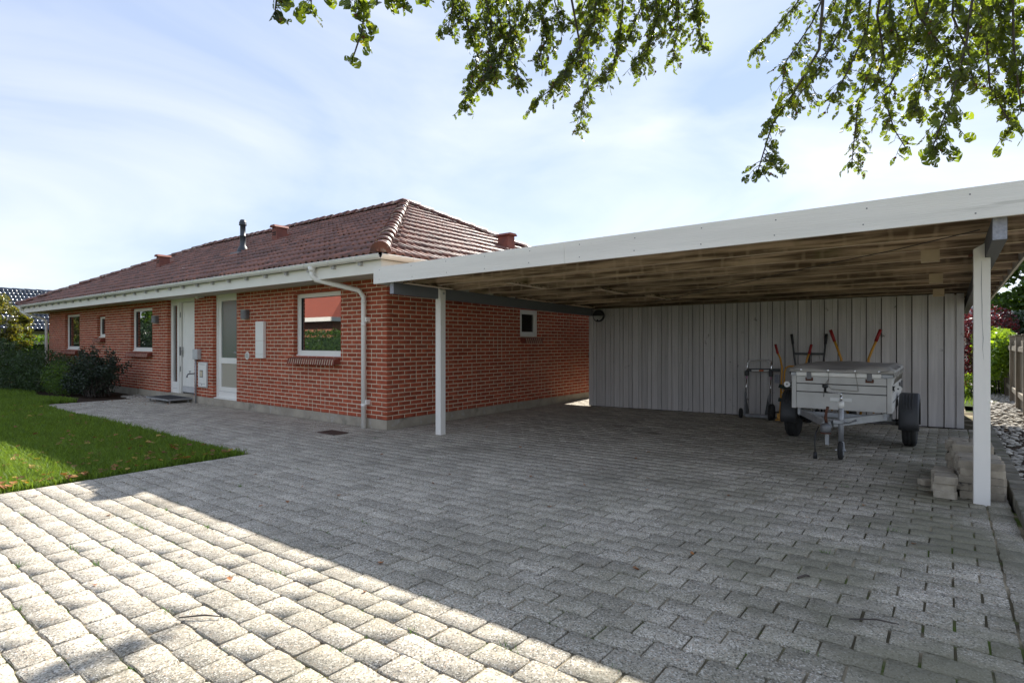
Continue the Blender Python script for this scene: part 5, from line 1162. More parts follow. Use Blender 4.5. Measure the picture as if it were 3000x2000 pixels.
MB().box(ka, kb, kp(4.8, 0).y - 0.10, kp(4.8, 0).y - 0.02, 0.02 + g0, 0.03 + g0).build('toe_plate', 'black_steel', t)
for x in (ka + 0.02, kb - 0.08): MB().lathe((x, kp(x, 0.11).y - 0.0, 0.105 + g0), (1, 0, 0), [(0.06, 0), (0.095, 0.005), (0.105, 0.025), (0.095, 0.045), (0.06, 0.05)], 24).build('wheel', 'rubber', t, True)

# yellow barrow standing behind the trailer, handles up
g0 = gz(5.3)
t = thing('yellow_barrow', 'yellow tube barrow stood on end behind the trailer, red grips upward', 'barrow', tuple(wallp(5.4, 0.15, 0)))
def bp_(x, z, f=0.0): return wallp(x, 0.30 - 0.18 * (z / 1.3) + f, z + g0)
for x, dx in ((5.30, -0.13), (5.66, 0.13)):
    MB().tube([bp_(5.48 + (x - 5.48) * 0.35, 0.10), bp_(x, 0.55), bp_(x, 1.0), bp_(x + dx * 0.35, 1.14), bp_(x + dx * 0.8, 1.30)], 0.019, 8).build('handle_tube', 'yellow', t, True)
    MB().tube([bp_(x + dx * 0.72, 1.275), bp_(x + dx * 1.18, 1.455)], 0.025, 8).build('grip', 'red_grip', t, True)
for zz in (0.35, 0.75): MB().beam(bp_(5.33, zz), bp_(5.63, zz), 0.02, 0.04).build('cross_bar', 'yellow', t)
MB().tube([bp_(5.36, 0.40), bp_(5.22, 0.30, 0.18), bp_(5.20, 0.22, 0.22)], 0.014, 8).build('leg', 'yellow', t, True)
MB().tube([bp_(5.60, 0.40), bp_(5.72, 0.30, 0.18), bp_(5.74, 0.22, 0.22)], 0.014, 8).build('leg', 'yellow', t, True)
c = bp_(5.48, 0.15); MB().lathe((5.48 - 0.04, c.y, 0.155 + g0), (1, 0, 0), [(0.08, 0), (0.14, 0.006), (0.155, 0.025), (0.155, 0.055), (0.14, 0.074), (0.08, 0.08)], 28).build('wheel', 'rubber', t, True)

# ================================================================== stacked blocks, kerb, pebbles, fence
def block(x, y, z, rz, label, group, m_='block'):
    me = block_me[m_]
    o = link('paving_block', me, None, (x, y, z), (rng.normal(0, 0.01), rng.normal(0, 0.01), rz)); return tag(o, label, 'block', group)
def block_mesh():
    hx, hy, h = 0.068, 0.108, 0.058; z = [0, 0.012, 0, -0.012]
    n = 8; side = [hx + (0.009 if k % 4 in (1, 2) else -0.009) for k in range(n + 1)]
    r = [(side[k], -hy + 2 * hy * k / n) for k in range(n + 1)]; l = [(-2 * hx + side[k], -hy + 2 * hy * k / n) for k in range(n, -1, -1)]
    poly = r + l; m = MB(); k = len(poly)
    m.v += [(p[0], p[1], 0) for p in poly] + [(p[0], p[1], h - 0.006) for p in poly] + [(p[0] * 0.93, p[1] * 0.955, h) for p in poly]
    m.f += [tuple(range(k - 1, -1, -1)), tuple(range(2 * k, 3 * k))] + [(i, (i + 1) % k, k + (i + 1) % k, k + i) for i in range(k)] + [(k + i, k + (i + 1) % k, 2 * k + (i + 1) % k, 2 * k + i) for i in range(k)]
    return m.mesh('paving_block', 'block')
block_me = {'block': block_mesh()}
lay = ['bottom', 'second', 'third', 'fourth', 'fifth']
for k in range(3): block(6.60 + random.uniform(-0.01, 0.01), 0.27 + random.uniform(-0.01, 0.01), gz(6.6) + 0.003 + 0.0595 * k, 0.06 + random.uniform(-0.05, 0.05), f'zigzag paving block, {lay[k]} layer at the front of the low stack', 'low block stack')
for k in range(3): block(6.585 + random.uniform(-0.012, 0.012), 0.51 + random.uniform(-0.01, 0.01), gz(6.6) + 0.003 + 0.0595 * k, -0.05 + random.uniform(-0.05, 0.05), f'zigzag paving block, {lay[k]} layer at the back of the low stack', 'low block stack')
for j, (yy, nl) in enumerate(((0.40, 5), (0.64, 5), (0.88, 6), (1.12, 6), (1.36, 5))):
    for k in range(nl):
        block(6.765 + random.uniform(-0.012, 0.012) - 0.02 * j, yy, gz(6.8) + 0.003 + 0.0595 * k, random.uniform(-0.05, 0.05), f'paving block, {(lay + ["top"])[k]} layer of the {["front", "second", "third", "fourth", "rearmost"][j]} column, drive side of the tall stack', 'tall block stack')
        block(6.905 + random.uniform(-0.01, 0.01) - 0.02 * j, yy + 0.02, gz(6.9) + 0.003 + 0.0595 * k, random.uniform(-0.04, 0.04), f'paving block, {(lay + ["top"])[k]} layer of the {["front", "second", "third", "fourth", "rearmost"][j]} column, kerb side of the tall stack', 'tall block stack')
o = link('paving_block', block_me['block'], None, (6.47, 0.62, gz(6.5) + 0.003), (0, 0, 0.7)); tag(o, 'single loose paving block lying left of the low stack', 'block'); o.scale = (0.6, 0.4, 0.8)

kerb = thing('kerb', 'row of dark blocks edging the pebble bed right of the carport', 'kerb', (7.08, 2, 0))
kb_me = MB().bbox(-0.055, 0.055, -0.058, 0.058, -0.09, 0.075, 0.006).mesh('kerb_block', 'kerb')
y = -0.62
while y < 7.4: link('kerb_block', kb_me, kerb, (7.075 + rng.normal(0, 0.003), y, gz(7) + rng.normal(0, 0.004)), (0, rng.normal(0, 0.02), rng.normal(0, 0.02))); y += 0.121

tag(MB().quad((7.13, -0.7, 0.055), (9.6, -0.7, 0.075), (9.6, 18, 0.075), (7.13, 18, 0.055)).build('pebble_ground', 'soil'), kind='structure')
bm = bmesh.new(); bmesh.ops.create_icosphere(bm, subdivisions=1, radius=1.0); bm.verts.index_update(); ico_v = np.array([tuple(v.co) for v in bm.verts]); ico_f = np.array([[v.index for v in f.verts] for f in bm.faces]); bm.free()
def stones(n, x0, x1, y0, y1, z, smin, smax):
    p = np.c_[rng.uniform(x0, x1, n), rng.uniform(y0, y1, n), np.full(n, z)]; s_ = rng.uniform(smin, smax, n)
    D = np.stack([s_ * rng.uniform(0.9, 1.5, n), s_ * rng.uniform(0.7, 1.0, n), s_ * rng.uniform(0.4, 0.65, n)], -1)
    a = rng.random(n) * 2 * PI; c, s2 = np.cos(a), np.sin(a); o_ = np.zeros(n)
    R = np.stack([np.stack([c, -s2, o_], -1), np.stack([s2, c, o_], -1), np.stack([o_, o_, o_ + 1], -1)], -2); p[:, 2] += D[:, 2] * rng.uniform(0.1, 0.8, n)
    return R * D[:, None, :], p
bed = thing('pebble_bed', None, None); tag(bed, kind='structure')
R, T = stones(5200, 7.13, 9.4, -0.65, 9.5, 0.06, 0.016, 0.042)
R2, T2 = stones(1800, 7.13, 7.75, 9.5, 16, 0.06, 0.02, 0.045); R = np.r_[R, R2]; T = np.r_[T, T2]
d = T - np.array(CAM); dep = d @ np.array(_F); rr = (d @ np.array(_R)) / np.maximum(dep, 0.1); key = np.where((rr < 0.93) & (dep > 1), dep - 25 * np.abs(np.linalg.det(R)) ** (1 / 3), 99); order = np.argsort(key)
peb_me = [np_mesh('pebble', ico_v * (1 + 0.08 * np.random.default_rng(k).normal(size=(len(ico_v), 1))), ico_f, 'pebble', True) for k in range(3)]
for i in order[:260]:
    o = link('pebble', peb_me[i % 3], bed); Mx = Matrix(R[i].tolist()).to_4x4(); Mx.translation = T[i]; o.matrix_world = Mx
    lx_, lq, ls = Mx.decompose(); o.location = lx_; o.rotation_mode = 'XYZ'; o.rotation_euler = lq.to_euler(); o.scale = ls
V, Fc = scatter(ico_v, ico_f, (R[order[260:]], T[order[260:]])); tag(link('small_pebbles', np_mesh('small_pebbles', V, Fc, 'pebble', True), bed), kind='stuff')
R, T = stones(420, -9.4, -7.55, -0.42, -0.02, -0.025, 0.018, 0.045); V, Fc = scatter(ico_v, ico_f, (R, T))
tag(link('house_pebbles', np_mesh('house_pebbles', V, Fc, 'pebble', True)), 'strip of pale pebbles along the house left of the door step', 'pebbles', kind='stuff')

fence = thing('garden_fence', 'weathered wooden fence with capped posts beside the pebble bed', 'fence', (7.75, 10, 0))
fxl = lambda y: 7.70 + 0.012 * (y - 8)
y = 5.6
while y < 16.5:
    MB().bbox(fxl(y) - 0.06, fxl(y) + 0.04, y - 0.05, y + 0.05, 0.0, 1.42, 0.004).build('post', 'fence_wood', fence)
    MB().bbox(fxl(y) - 0.075, fxl(y) + 0.055, y - 0.065, y + 0.065, 1.4205, 1.445, 0.004).build('post_cap', 'fence_wood', fence)
    if y < 15.2:
        for zz in (0.34, 1.18): MB().beam((fxl(y) - 0.02, y + 0.051, zz), (fxl(y + 1.5) - 0.02, y + 1.449, zz), 0.04, 0.09).build('rail', 'fence_wood', fence)
        yy = y + 0.06
        while yy < y + 1.42:
            MB().bbox(fxl(yy) + 0.002, fxl(yy) + 0.022, yy, yy + 0.095, 0.10, 1.33 + random.uniform(-0.008, 0.008), 0.003).build('board', 'fence_wood', fence); yy += 0.105
    y += 1.5

# ================================================================== shrubs, hedges and trees
def bush(name, label, cat, base, blobs, n, size, m, stems=5, geo=LEAF4_V, group=None, stem_m='twig', stem_r=0.012):
    t = thing(name, label, cat, base, group)
    P = []; vol = [r[0] * r[1] * r[2] for _, r in blobs]; tot = sum(v ** 0.67 for v in vol)
    for (c, r), v in zip(blobs, vol): P.append(blob_points(int(n * v ** 0.67 / tot), c, r))
    P = np.vstack(P); P = P[P[:, 2] > 0.02]
    for k in range(stems):
        c, r = blobs[k % len(blobs)]; a = random.uniform(0, 2 * PI); tip = Vector(c) + Vector((r[0] * 0.6 * math.cos(a), r[1] * 0.6 * math.sin(a), r[2] * 0.6))
        b0 = Vector(base) + Vector((random.uniform(-0.1, 0.1), random.uniform(-0.1, 0.1), -0.02))
        MB().tube([b0, b0.lerp(tip, 0.5) + Vector((0, 0, 0.08)), tip], [stem_r, stem_r * 0.8, stem_r * 0.3], 6).build('stem', stem_m, t)
    foliage('foliage', P, size, m, t, geo); return t

# upright dark shrub with wandering shoots, left of the door
hb = (-9.75, -0.80, 0.0); t = thing('holly_shrub', 'dark glossy shrub with long wandering shoots against the brick wall', 'shrub', hb)
P = [blob_points(2000, (-10.2, -0.85, 0.34), (0.75, 0.5, 0.36)), blob_points(700, (-9.6, -0.75, 0.30), (0.5, 0.4, 0.3)), blob_points(700, (-10.6, -0.9, 0.28), (0.55, 0.45, 0.30))]
for k in range(52):
    a = random.uniform(0, 2 * PI); l = random.uniform(0.55, 1.25); sp = random.uniform(0.2, 1.15)
    b0 = Vector((hb[0] + random.uniform(-0.3, 0.3), hb[1] + random.uniform(-0.2, 0.2), 0)); tip = b0 + Vector((math.cos(a) * sp * 1.05, math.sin(a) * sp * 0.4, l * (1.2 - 0.5 * sp)))
    mid = b0.lerp(tip, 0.5) + Vector((0, 0, 0.10)); pts = [b0, mid, tip]
    MB().tube(pts, [0.011, 0.007, 0.003], 5).build('stem', 'twig', t)
    q = np.array([tuple(mid.lerp(tip, random.random() ** 0.8) + Vector((random.gauss(0, 0.045), random.gauss(0, 0.045), random.gauss(0, 0.04)))) for _ in range(95)]); P.append(q)
foliage('foliage', np.vstack([p[p[:, 2] > 0.03] for p in P]), 0.052, 'leaf_holly', t)
bush('box_shrub', 'round light green shrub in front of the dark glossy one', 'shrub', (-10.9, -1.05, 0), [((-10.95, -1.05, 0.34), (0.62, 0.52, 0.42)), ((-11.4, -1.0, 0.42), (0.6, 0.5, 0.45)), ((-10.6, -1.15, 0.22), (0.4, 0.35, 0.26))], 6500, 0.034, 'leaf_hedge', 4)
bush('creeping_conifer', 'dark spreading conifer reaching along the brick wall', 'shrub', (-12.4, -0.95, 0), [((-12.2, -0.7, 0.55), (0.9, 0.55, 0.40)), ((-11.3, -0.45, 0.72), (0.55, 0.30, 0.22)), ((-13.0, -1.1, 0.55), (1.0, 0.7, 0.6)), ((-12.2, -1.25, 0.3), (1.0, 0.5, 0.35))], 9000, 0.075, 'leaf_conifer', 5, LEAFN_V)
bush('creeping_conifer', 'low dark spreading conifer at the edge of the lawn, left of the brick wall', 'shrub', (-14.6, -1.5, 0), [((-14.3, -1.45, 0.5), (1.1, 0.7, 0.55)), ((-15.6, -1.6, 0.7), (1.2, 0.8, 0.75)), ((-13.4, -1.6, 0.3), (0.9, 0.5, 0.35)), ((-16.6, -1.6, 0.75), (1.1, 0.8, 0.8))], 12000, 0.085, 'leaf_conifer', 6, LEAFN_V)
bush('rhododendron', 'tall dark leafy evergreen at the left edge of the garden', 'shrub', (-17.2, -2.5, 0), [((-17.2, -2.4, 0.9), (1.1, 0.9, 0.95)), ((-18.2, -2.9, 1.1), (1.2, 1.0, 1.1)), ((-16.6, -2.1, 0.5), (0.9, 0.7, 0.55))], 9000, 0.105, 'leaf_dark', 6)

def hedge_box(name, label, x0, x1, y0, y1, h, n, size, m):
    t = thing(name, label, 'hedge', ((x0 + x1) / 2, (y0 + y1) / 2, 0))
    P = rng.uniform((x0, y0, 0.02), (x1, y1, h), (n, 3)); f = rng.integers(0, 5, n)          # most leaves sit at the clipped faces
    P[f == 0, 0] = x0; P[f == 1, 0] = x1; P[f == 2, 1] = y0; P[f == 3, 1] = y1; P[f == 4, 2] = h
    P += rng.normal(0, 0.07, P.shape); P[:, 2] = np.maximum(P[:, 2], 0.03)
    foliage('foliage', P, size, m, t)
    MB().box(x0 + 0.18, x1 - 0.18, y0 + 0.18, y1 - 0.18, 0.0, h - 0.2).build('inner_twigs', 'leaf_dark', t)
    for k in range(int((x1 - x0 + y1 - y0) / 1.5)): 
        xx, yy = random.uniform(x0 + 0.2, x1 - 0.2), random.uniform(y0 + 0.2, y1 - 0.2); MB().tube([(xx, yy, -0.05), (xx, yy, h * 0.7)], [0.03, 0.012], 6).build('stem', 'twig', t)
    return t
hedge_box('beech_hedge', 'clipped green hedge beyond the left end of the house', -21.2, -19.9, -3.5, 7.0, 1.42, 30000, 0.085, 'leaf_hedge')

def tree(name, label, base, h, blobs, n, size, m, trunk_r=0.12, group=None, bark='bark'):
    t = thing(name, label, 'tree', base, group); b0 = Vector(base)
    top = Vector((sum(c[0] for c, _ in blobs) / len(blobs), sum(c[1] for c, _ in blobs) / len(blobs), h * 0.75))
    mid = b0.lerp(top, 0.45) + Vector((random.uniform(-0.15, 0.15), random.uniform(-0.15, 0.15), 0))
    MB().tube([b0 + Vector((0, 0, -0.1)), b0 + Vector((0, 0, 0.3)), mid, top], [trunk_r * 1.3, trunk_r, trunk_r * 0.75, trunk_r * 0.3], 10).build('trunk', bark, t, True)
    for c, r in blobs:
        s_ = mid.lerp(top, random.uniform(0.0, 0.8)); c = Vector(c); MB().tube([s_, s_.lerp(c, 0.5) + Vector((0, 0, 0.12)), c + Vector((0, 0, r[2] * 0.4))], [trunk_r * 0.45, trunk_r * 0.3, trunk_r * 0.1], 7).build('limb', bark, t, True)
    P = []; vol = [r[0] * r[1] * r[2] for _, r in blobs]; tot = sum(v ** 0.67 for v in vol)
    for (c, r), v in zip(blobs, vol):
        k = int(n * v ** 0.67 / tot); sub = max(6, k // 120)
        cc = blob_points(sub, c, np.array(r) * 0.86, 0.35)
        P.append(np.vstack([blob_points(k // sub, q, (0.34 * min(r), 0.34 * min(r), 0.22 * min(r)), 0.15) for q in cc]))
    foliage('crown', np.vstack(P), size, m, t); return t
tree('young_tree', 'bushy young tree with yellowing leaves at the left edge beside the eaves', (-19.4, -0.8, 0), 3.3, [((-19.5, -0.55, 1.9), (0.85, 0.75, 0.75)), ((-19.9, -1.2, 2.5), (0.85, 0.8, 0.75)), ((-19.3, -0.2, 1.45), (0.6, 0.55, 0.5)), ((-20.4, -1.8, 1.9), (1.0, 0.9, 1.0)), ((-19.6, -1.2, 2.95), (0.45, 0.45, 0.4)), ((-19.2, -0.1, 2.15), (0.4, 0.4, 0.35))], 11000, 0.085, 'leaf_autumn', 0.06)

# right-hand background beyond the shed
bush('barberry', 'dark red-leaved shrub beyond the shed corner', 'shrub', (7.25, 13.2, 0), [((7.25, 13.2, 1.25), (0.75, 0.7, 0.95)), ((7.0, 13.3, 0.7), (0.6, 0.6, 0.6)), ((7.5, 13.6, 1.7), (0.6, 0.5, 0.6))], 5200, 0.075, 'leaf_red', 5)
bush('border_flowers', 'low yellow-green plants in front of the red shrub', 'plant', (7.0, 12.0, 0), [((7.0, 12.1, 0.25), (0.6, 0.5, 0.30)), ((7.5, 12.3, 0.3), (0.4, 0.4, 0.32))], 1600, 0.075, 'leaf_lime', 3)
bush('vine', 'pale yellow-green vine tumbling over the fence', 'vine', (7.62, 12.0, 0), [((7.62, 11.8, 1.15), (0.42, 0.9, 0.45)), ((7.55, 12.8, 1.3), (0.45, 0.8, 0.4)), ((7.5, 11.2, 0.85), (0.28, 0.5, 0.4)), ((7.5, 13.4, 0.9), (0.4, 0.5, 0.55))], 4200, 0.11, 'leaf_lime', 5)
bush('ivy_mass', 'dense dark green ivy mound above the fence', 'shrub', (8.6, 14.9, 0), [((8.25, 14.8, 1.65), (0.75, 0.8, 0.5)), ((9.1, 14.9, 1.75), (0.9, 0.8, 0.65)), ((8.6, 15.0, 1.0), (0.9, 0.7, 0.8))], 11000, 0.12, 'leaf_dark', 6)
tree('garden_tree', 'sunlit green tree rising behind the carport roof edge on the right', (9.2, 17.4, 0), 6.2, [((8.0, 16.3, 2.95), (1.2, 1.0, 0.85)), ((9.4, 16.6, 3.6), (1.3, 1.2, 1.0)), ((8.5, 17.4, 4.4), (1.7, 1.5, 1.0)), ((10.2, 17.6, 4.6), (1.8, 1.5, 1.2)), ((7.4, 17.6, 3.7), (0.9, 0.9, 0.6))], 20000, 0.13, 'leaf_hedge', 0.16)
n_ = 9000; gx_ = rng.uniform(3.0, 7.6, n_); gy_ = rng.uniform(9.5, 18, n_); hh = rng.uniform(0.05, 0.12, n_); aa = rng.random(n_) * 2 * PI
gv = np.stack([np.c_[gx_ - 0.006 * np.cos(aa), gy_ - 0.006 * np.sin(aa), np.full(n_, 0.0)], np.c_[gx_ + 0.006 * np.cos(aa), gy_ + 0.006 * np.sin(aa), np.full(n_, 0.0)], np.c_[gx_ + 0.03 * np.sin(aa), gy_ - 0.03 * np.cos(aa), hh]], 1).reshape(-1, 3)
tag(link('back_lawn_grass', np_mesh('back_lawn_grass', gv, np.arange(n_ * 3).reshape(-1, 3), 'grass')), 'patch of sunlit grass behind the shed', 'grass', kind='stuff')
tag(MB().quad((0.5, 9.3, -0.005), (7.12, 9.3, -0.005), (7.12, 19, -0.005), (0.5, 19, -0.005)).build('back_lawn', 'lawn_ground'), kind='structure')
# behind the house, seen through the gap beside the shed: the sunny garden path
tag(MB().quad((-6, 7.62, 0.002), (6.9, 7.62, 0.03), (6.9, 9.25, 0.03), (-6, 9.25, 0.002)).build('garden_path', 'sand'), kind='structure')

# ------------------------------------------------------------------ neighbouring houses
def small_house(label, x0, x1, y0, y1, wall_h, ridge, axis, wall_m, tile_m, budget, tgeo=None):
    t = thing('neighbour_house', label, 'house', ((x0 + x1) / 2, (y0 + y1) / 2, 0))
    MB().box(x0, x1, y0, y1, 0, wall_h).build('wall', wall_m, t)
    ov = 0.5; m = MB()
    if axis == 'hip':
        r_ = (y1 - y0) / 2 + ov; m.v += [(x0 - ov, y0 - ov, wall_h), (x1 + ov, y0 - ov, wall_h), (x1 + ov, y1 + ov, wall_h), (x0 - ov, y1 + ov, wall_h), (x0 - ov + r_, (y0 + y1) / 2, ridge), (x1 + ov - r_, (y0 + y1) / 2, ridge)]
        m.f += [(0, 1, 5, 4), (1, 2, 5), (2, 3, 4, 5), (3, 0, 4), (0, 3, 2, 1)]
    elif axis == 'y':                                        # ridge along y
        xm = (x0 + x1) / 2; m.v += [(x0 - ov, y0 - ov, wall_h), (x1 + ov, y0 - ov, wall_h), (x1 + ov, y1 + ov, wall_h), (x0 - ov, y1 + ov, wall_h), (xm, y0 - ov, ridge), (xm, y1 + ov, ridge)]
        m.f += [(0, 4, 5, 3), (4, 1, 2, 5), (0, 1, 4), (2, 3, 5), (0, 3, 2, 1)]
    else:
        ym = (y0 + y1) / 2; m.v += [(x0 - ov, y0 - ov, wall_h), (x1 + ov, y0 - ov, wall_h), (x1 + ov, y1 + ov, wall_h), (x0 - ov, y1 + ov, wall_h), (x0 - ov, ym, ridge), (x1 + ov, ym, ridge)]
        m.f += [(0, 1, 5, 4), (2, 3, 4, 5), (1, 2, 5), (3, 0, 4), (0, 3, 2, 1)]
    rf_ = m.build('roof', tile_m, t)
    return t, rf_
# dark glazed roof beyond the hedge on the left: slope towards us, ridge along y
nt_, nr_ = small_house('neighbouring house with shiny blue-black tiled roof beyond the hedge on the left', -30.1, -23.9, -4.0, 12.0, 1.75, 3.62, 'y', 'pale_wall', 'roof_felt', 0)
ng = tile_geo(0.30, 0.030, 10, 0.045)
nme = np_mesh('roof_tile', *ng, 'neighbour_tile', True)
npit = math.atan2(3.62 - 1.75, 3.6)
lay_tiles((-23.38, -4.5, 1.79), (0, 1, 0), (-1, 0, 0), 17, [((-27.0, 0, 0), (-1, 0, 0)), ((0, 12.5, 0), (0, 1, 0)), ((0, -4.5, 0), (0, -1, 0))], nme, nr_, 'neighbour_tile', 260, run=3.6, pit=npit, tgeo=ng,
          rank=lambda p: abs(p.y - 2.2) + 0.4 * abs(p.z - 2.6))
nridge = np_mesh('ridge_tile', *cap_geo(0.44, 0.13, 0.11), 'neighbour_tile', True)
for k in range(40): link('ridge_tile', nridge, nr_, (-27.0, -4.4 + k * 0.42, 3.66), (0, 0, 0))
# grey pantile roof behind the shed on the right
gt_, gr_ = small_house('low neighbouring house with grey pantile roof behind the garden on the right', 2.0, 18.0, 22.5, 29.5, 1.75, 3.05, 'x', 'pale_wall', 'roof_felt', 0)
gme = np_mesh('roof_tile', *ng, 'grey_tile', True); gpit = math.atan2(1.30, 4.0)
lay_tiles((4.0, 21.98, 1.79), (1, 0, 0), (0, 1, 0), 11, [((0, 26.0, 0), (0, 1, 0)), ((15, 0, 0), (1, 0, 0)), ((4, 0, 0), (-1, 0, 0))], gme, gr_, 'grey_tile', 120, run=4.0, pit=gpit, tgeo=ng, rank=lambda p: abs(p.x - 9.0) + abs(p.z - 2.4))
# houses, hedge and trees across the lawn: seen only as reflections in the front windows
rt_, rr_ = small_house('red-roofed house across the garden, mirrored in the corner window', -33.0, -19.6, -21.0, -12.6, 2.55, 5.0, 'hip', 'yellow_brick', 'red_tile', 0)
MB().box(-33.5, -19.1, -12.13, -12.09, 2.40, 2.62).box(-19.12, -19.08, -21.4, -12.131, 2.40, 2.62).build('fascia', 'white_paint', rt_)
hedge_box('privet_hedge', 'clipped hedge in front of the red-roofed house across the garden', -34.0, -11.0, -10.6, -9.6, 1.72, 26000, 0.10, 'leaf_hedge')
for k, (x, y, h, lab) in enumerate(((-36, -5.5, 6.5, 'broad green tree far across the lawn, nearest the hedge line'), (-31, -7.2, 5.2, 'smaller green tree across the lawn beside the clipped hedge'), (-43, -3.5, 8.0, 'tallest green tree far off across the lawn'), (-50, -9, 7.5, 'farthest green tree across the lawn'))):
    tree('garden_tree', lab, (x, y, 0), h, [((x, y, h * 0.55), (2.3, 2.0, h * 0.3)), ((x - 1.2, y + 0.5, h * 0.4), (1.8, 1.6, h * 0.22)), ((x + 1.0, y - 0.6, h * 0.72), (1.6, 1.5, h * 0.22))], 5000, 0.24, 'leaf_hedge', 0.16, 'trees across the lawn')

# ================================================================== overhanging beech
beech = thing('beech_tree', 'large beech whose leafy branches hang into the top of the view', 'tree', (10.2, -0.6, 0))
tb = Vector((10.2, -0.6, 0))
MB().tube([tb + Vector((0, 0, -0.2)), tb + Vector((0, 0, 0.4)), tb + Vector((-0.1, 0.05, 2.6)), tb + Vector((-0.3, 0.1, 5.2)), tb + Vector((-0.3, 0.2, 8.0))], [0.42, 0.33, 0.28, 0.22, 0.12], 16).build('trunk', 'bark', beech, True)
limbs = [[tb + Vector((-0.2, 0.1, 4.4)), Vector((8.2, -0.2, 6.0)), Vector((5.5, 0.9, 7.6)), Vector((3.2, 1.4, 8.0)), Vector((1.2, 1.4, 7.9))],
         [tb + Vector((-0.15, 0.05, 3.6)), Vector((8.6, -1.0, 4.6)), Vector((7.2, -1.7, 5.0)), Vector((5.6, -2.2, 4.9)), Vector((4.2, -2.9, 4.6)), Vector((3.2, -3.4, 4.3))],
         [tb + Vector((-0.25, 0.1, 4.9)), Vector((8.0, 0.3, 5.9)), Vector((6.4, 0.0, 5.9)), Vector((5.2, -0.6, 5.7))]]
for l in limbs: MB().tube(l, [0.13, 0.10, 0.075, 0.05, 0.035, 0.02][:len(l)], 9).build('limb', 'bark', beech, True)
def near_limb(p):
    best = None
    for l in limbs:
        for a, b_ in zip(l[:-1], l[1:]):
            for k in range(9):
                q = a.lerp(b_, k / 8); d = (q - p).length + (2.0 if q.z < p.z else 0)
                if best is None or d < best[0]: best = (d, q)
    return best[1]
# beech leaf: oval, pointed, folded along the midrib with a wavy rim
side_ = [(0.10, 0.03, 0.01), (0.26, 0.13, 0.035), (0.31, 0.25, 0.02), (0.40, 0.36, 0.05), (0.38, 0.47, 0.02), (0.40, 0.57, 0.07), (0.32, 0.68, 0.03), (0.28, 0.78, 0.06), (0.16, 0.87, 0.02)]
LB = [(0, 0, 0)] + side_ + [(0, 1.0, -0.04)] + [(-x, y + 0.02 * math.sin(9 * y), z * 1.2) for x, y, z in reversed(side_)] + [(0, 0.25, -0.02), (0, 0.5, -0.03), (0, 0.75, -0.035)]
LBV = np.array(LB); m0, m1, m2 = 20, 21, 22; ring_ = list(range(20)); LBF = []
for i in range(20):
    j = (i + 1) % 20; yi = (LB[i][1] + LB[j][1]) / 2; LBF.append((i, j, m0 if yi < 0.36 else m1 if yi < 0.62 else m2))
LBF += [(3, m1, m0), (17, m0, m1), (6, m2, m1), (14, m1, m2)]
LBF = np.array(LBF)
leafM = []; husks = []
def leaf_mat_(p, direction, size):
    d = Vector(direction).normalized(); up = Vector((random.gauss(0, 1), random.gauss(0, 1), random.gauss(0.5, 0.8)))
    x = d.cross(up); x = x.normalized() if x.length > 1e-3 else Vector((1, 0, 0)); z = x.cross(d)
    leafM.append((Matrix((x, d, z)).transposed() * size, Vector(p)))
def strand(pix, depth, dens=1.0, ls=0.075, spread=0.16, top=True):
    P = [at(px, py - 14, depth * (1 + 0.03 * math.sin(i * 1.3))) for i, (px, py) in enumerate(pix)]
    m = MB(); head = near_limb(P[0]) if top else P[0]
    full = ([head, head.lerp(P[0], 0.5) + Vector((0, 0, 0.12))] if top else []) + P
    n = len(full); m.tube(full, [0.011 * (1 - i / n) + 0.0022 for i in range(n)], 6)
    # resample
    pts = []; 
    for a, b_ in zip(P[:-1], P[1:]):
        k = max(1, int((b_ - a).length / 0.036)); pts += [(a.lerp(b_, j / k), (b_ - a).normalized()) for j in range(k)]
    pts.append((P[-1], (P[-1] - P[-2]).normalized())); L_ = len(pts)
    for i, (p, d) in enumerate(pts):
        tfrac = i / max(1, L_ - 1); taper = 0.35 + 0.65 * math.sin(PI * min(1, (0.25 + 0.75 * (1 - tfrac)))) if tfrac > 0.5 else 1.0
        for _ in range(3):
            if random.random() > 0.42 * dens: continue
            a = random.uniform(0, 2 * PI); side = Vector((math.cos(a), math.sin(a), random.uniform(-0.55, 0.25))); tw = (side * 0.8 + d * 0.7 + Vector((0, 0, -0.15))).normalized()
            l = spread * random.uniform(0.35, 1.25) * taper; e = p + tw * l + Vector((0, 0, -0.10 * l))
            m.tube([p, p.lerp(e, 0.5) + Vector((0, 0, 0.01)), e], [0.0028, 0.002, 0.0012], 4)
            nl = max(2, int(l / 0.030))
            for k in range(1, nl + 1):
                q = p.lerp(e, k / nl); aa = random.uniform(0, 2 * PI); dirn = tw * 0.55 + Vector((math.cos(aa), math.sin(aa), random.uniform(-0.9, 0.1))) * 0.8
                leaf_mat_(q, dirn, ls * random.uniform(0.62, 1.12))
            if random.random() < 0.16: husks.append(e)
    for _ in range(3): leaf_mat_(P[-1], Vector((random.gauss(0, .5), random.gauss(0, .5), -1)), ls)
    m.build('branch', 'twig', beech, True)
for pix in ([(1350, -70), (1360, 60), (1400, 180), (1385, 250), (1362, 322)], [(1405, -70), (1440, 80), (1430, 190), (1405, 262)], [(1470, -70), (1490, 50), (1500, 150), (1520, 258)], [(1530, -70), (1520, 60), (1475, 165), (1445, 235)],
            [(1600, -70), (1580, 40), (1600, 130), (1575, 195)], [(1640, -70), (1625, 20), (1648, 88)], [(1345, -40), (1320, 60), (1312, 100)], [(1430, -70), (1420, 30), (1390, 110)], [(1560, -70), (1550, 20), (1540, 90)], [(1480, -70), (1455, 40), (1470, 110)]):
    strand(pix, 5.3 + random.uniform(-0.2, 0.2), 1.6, 0.064, 0.155)
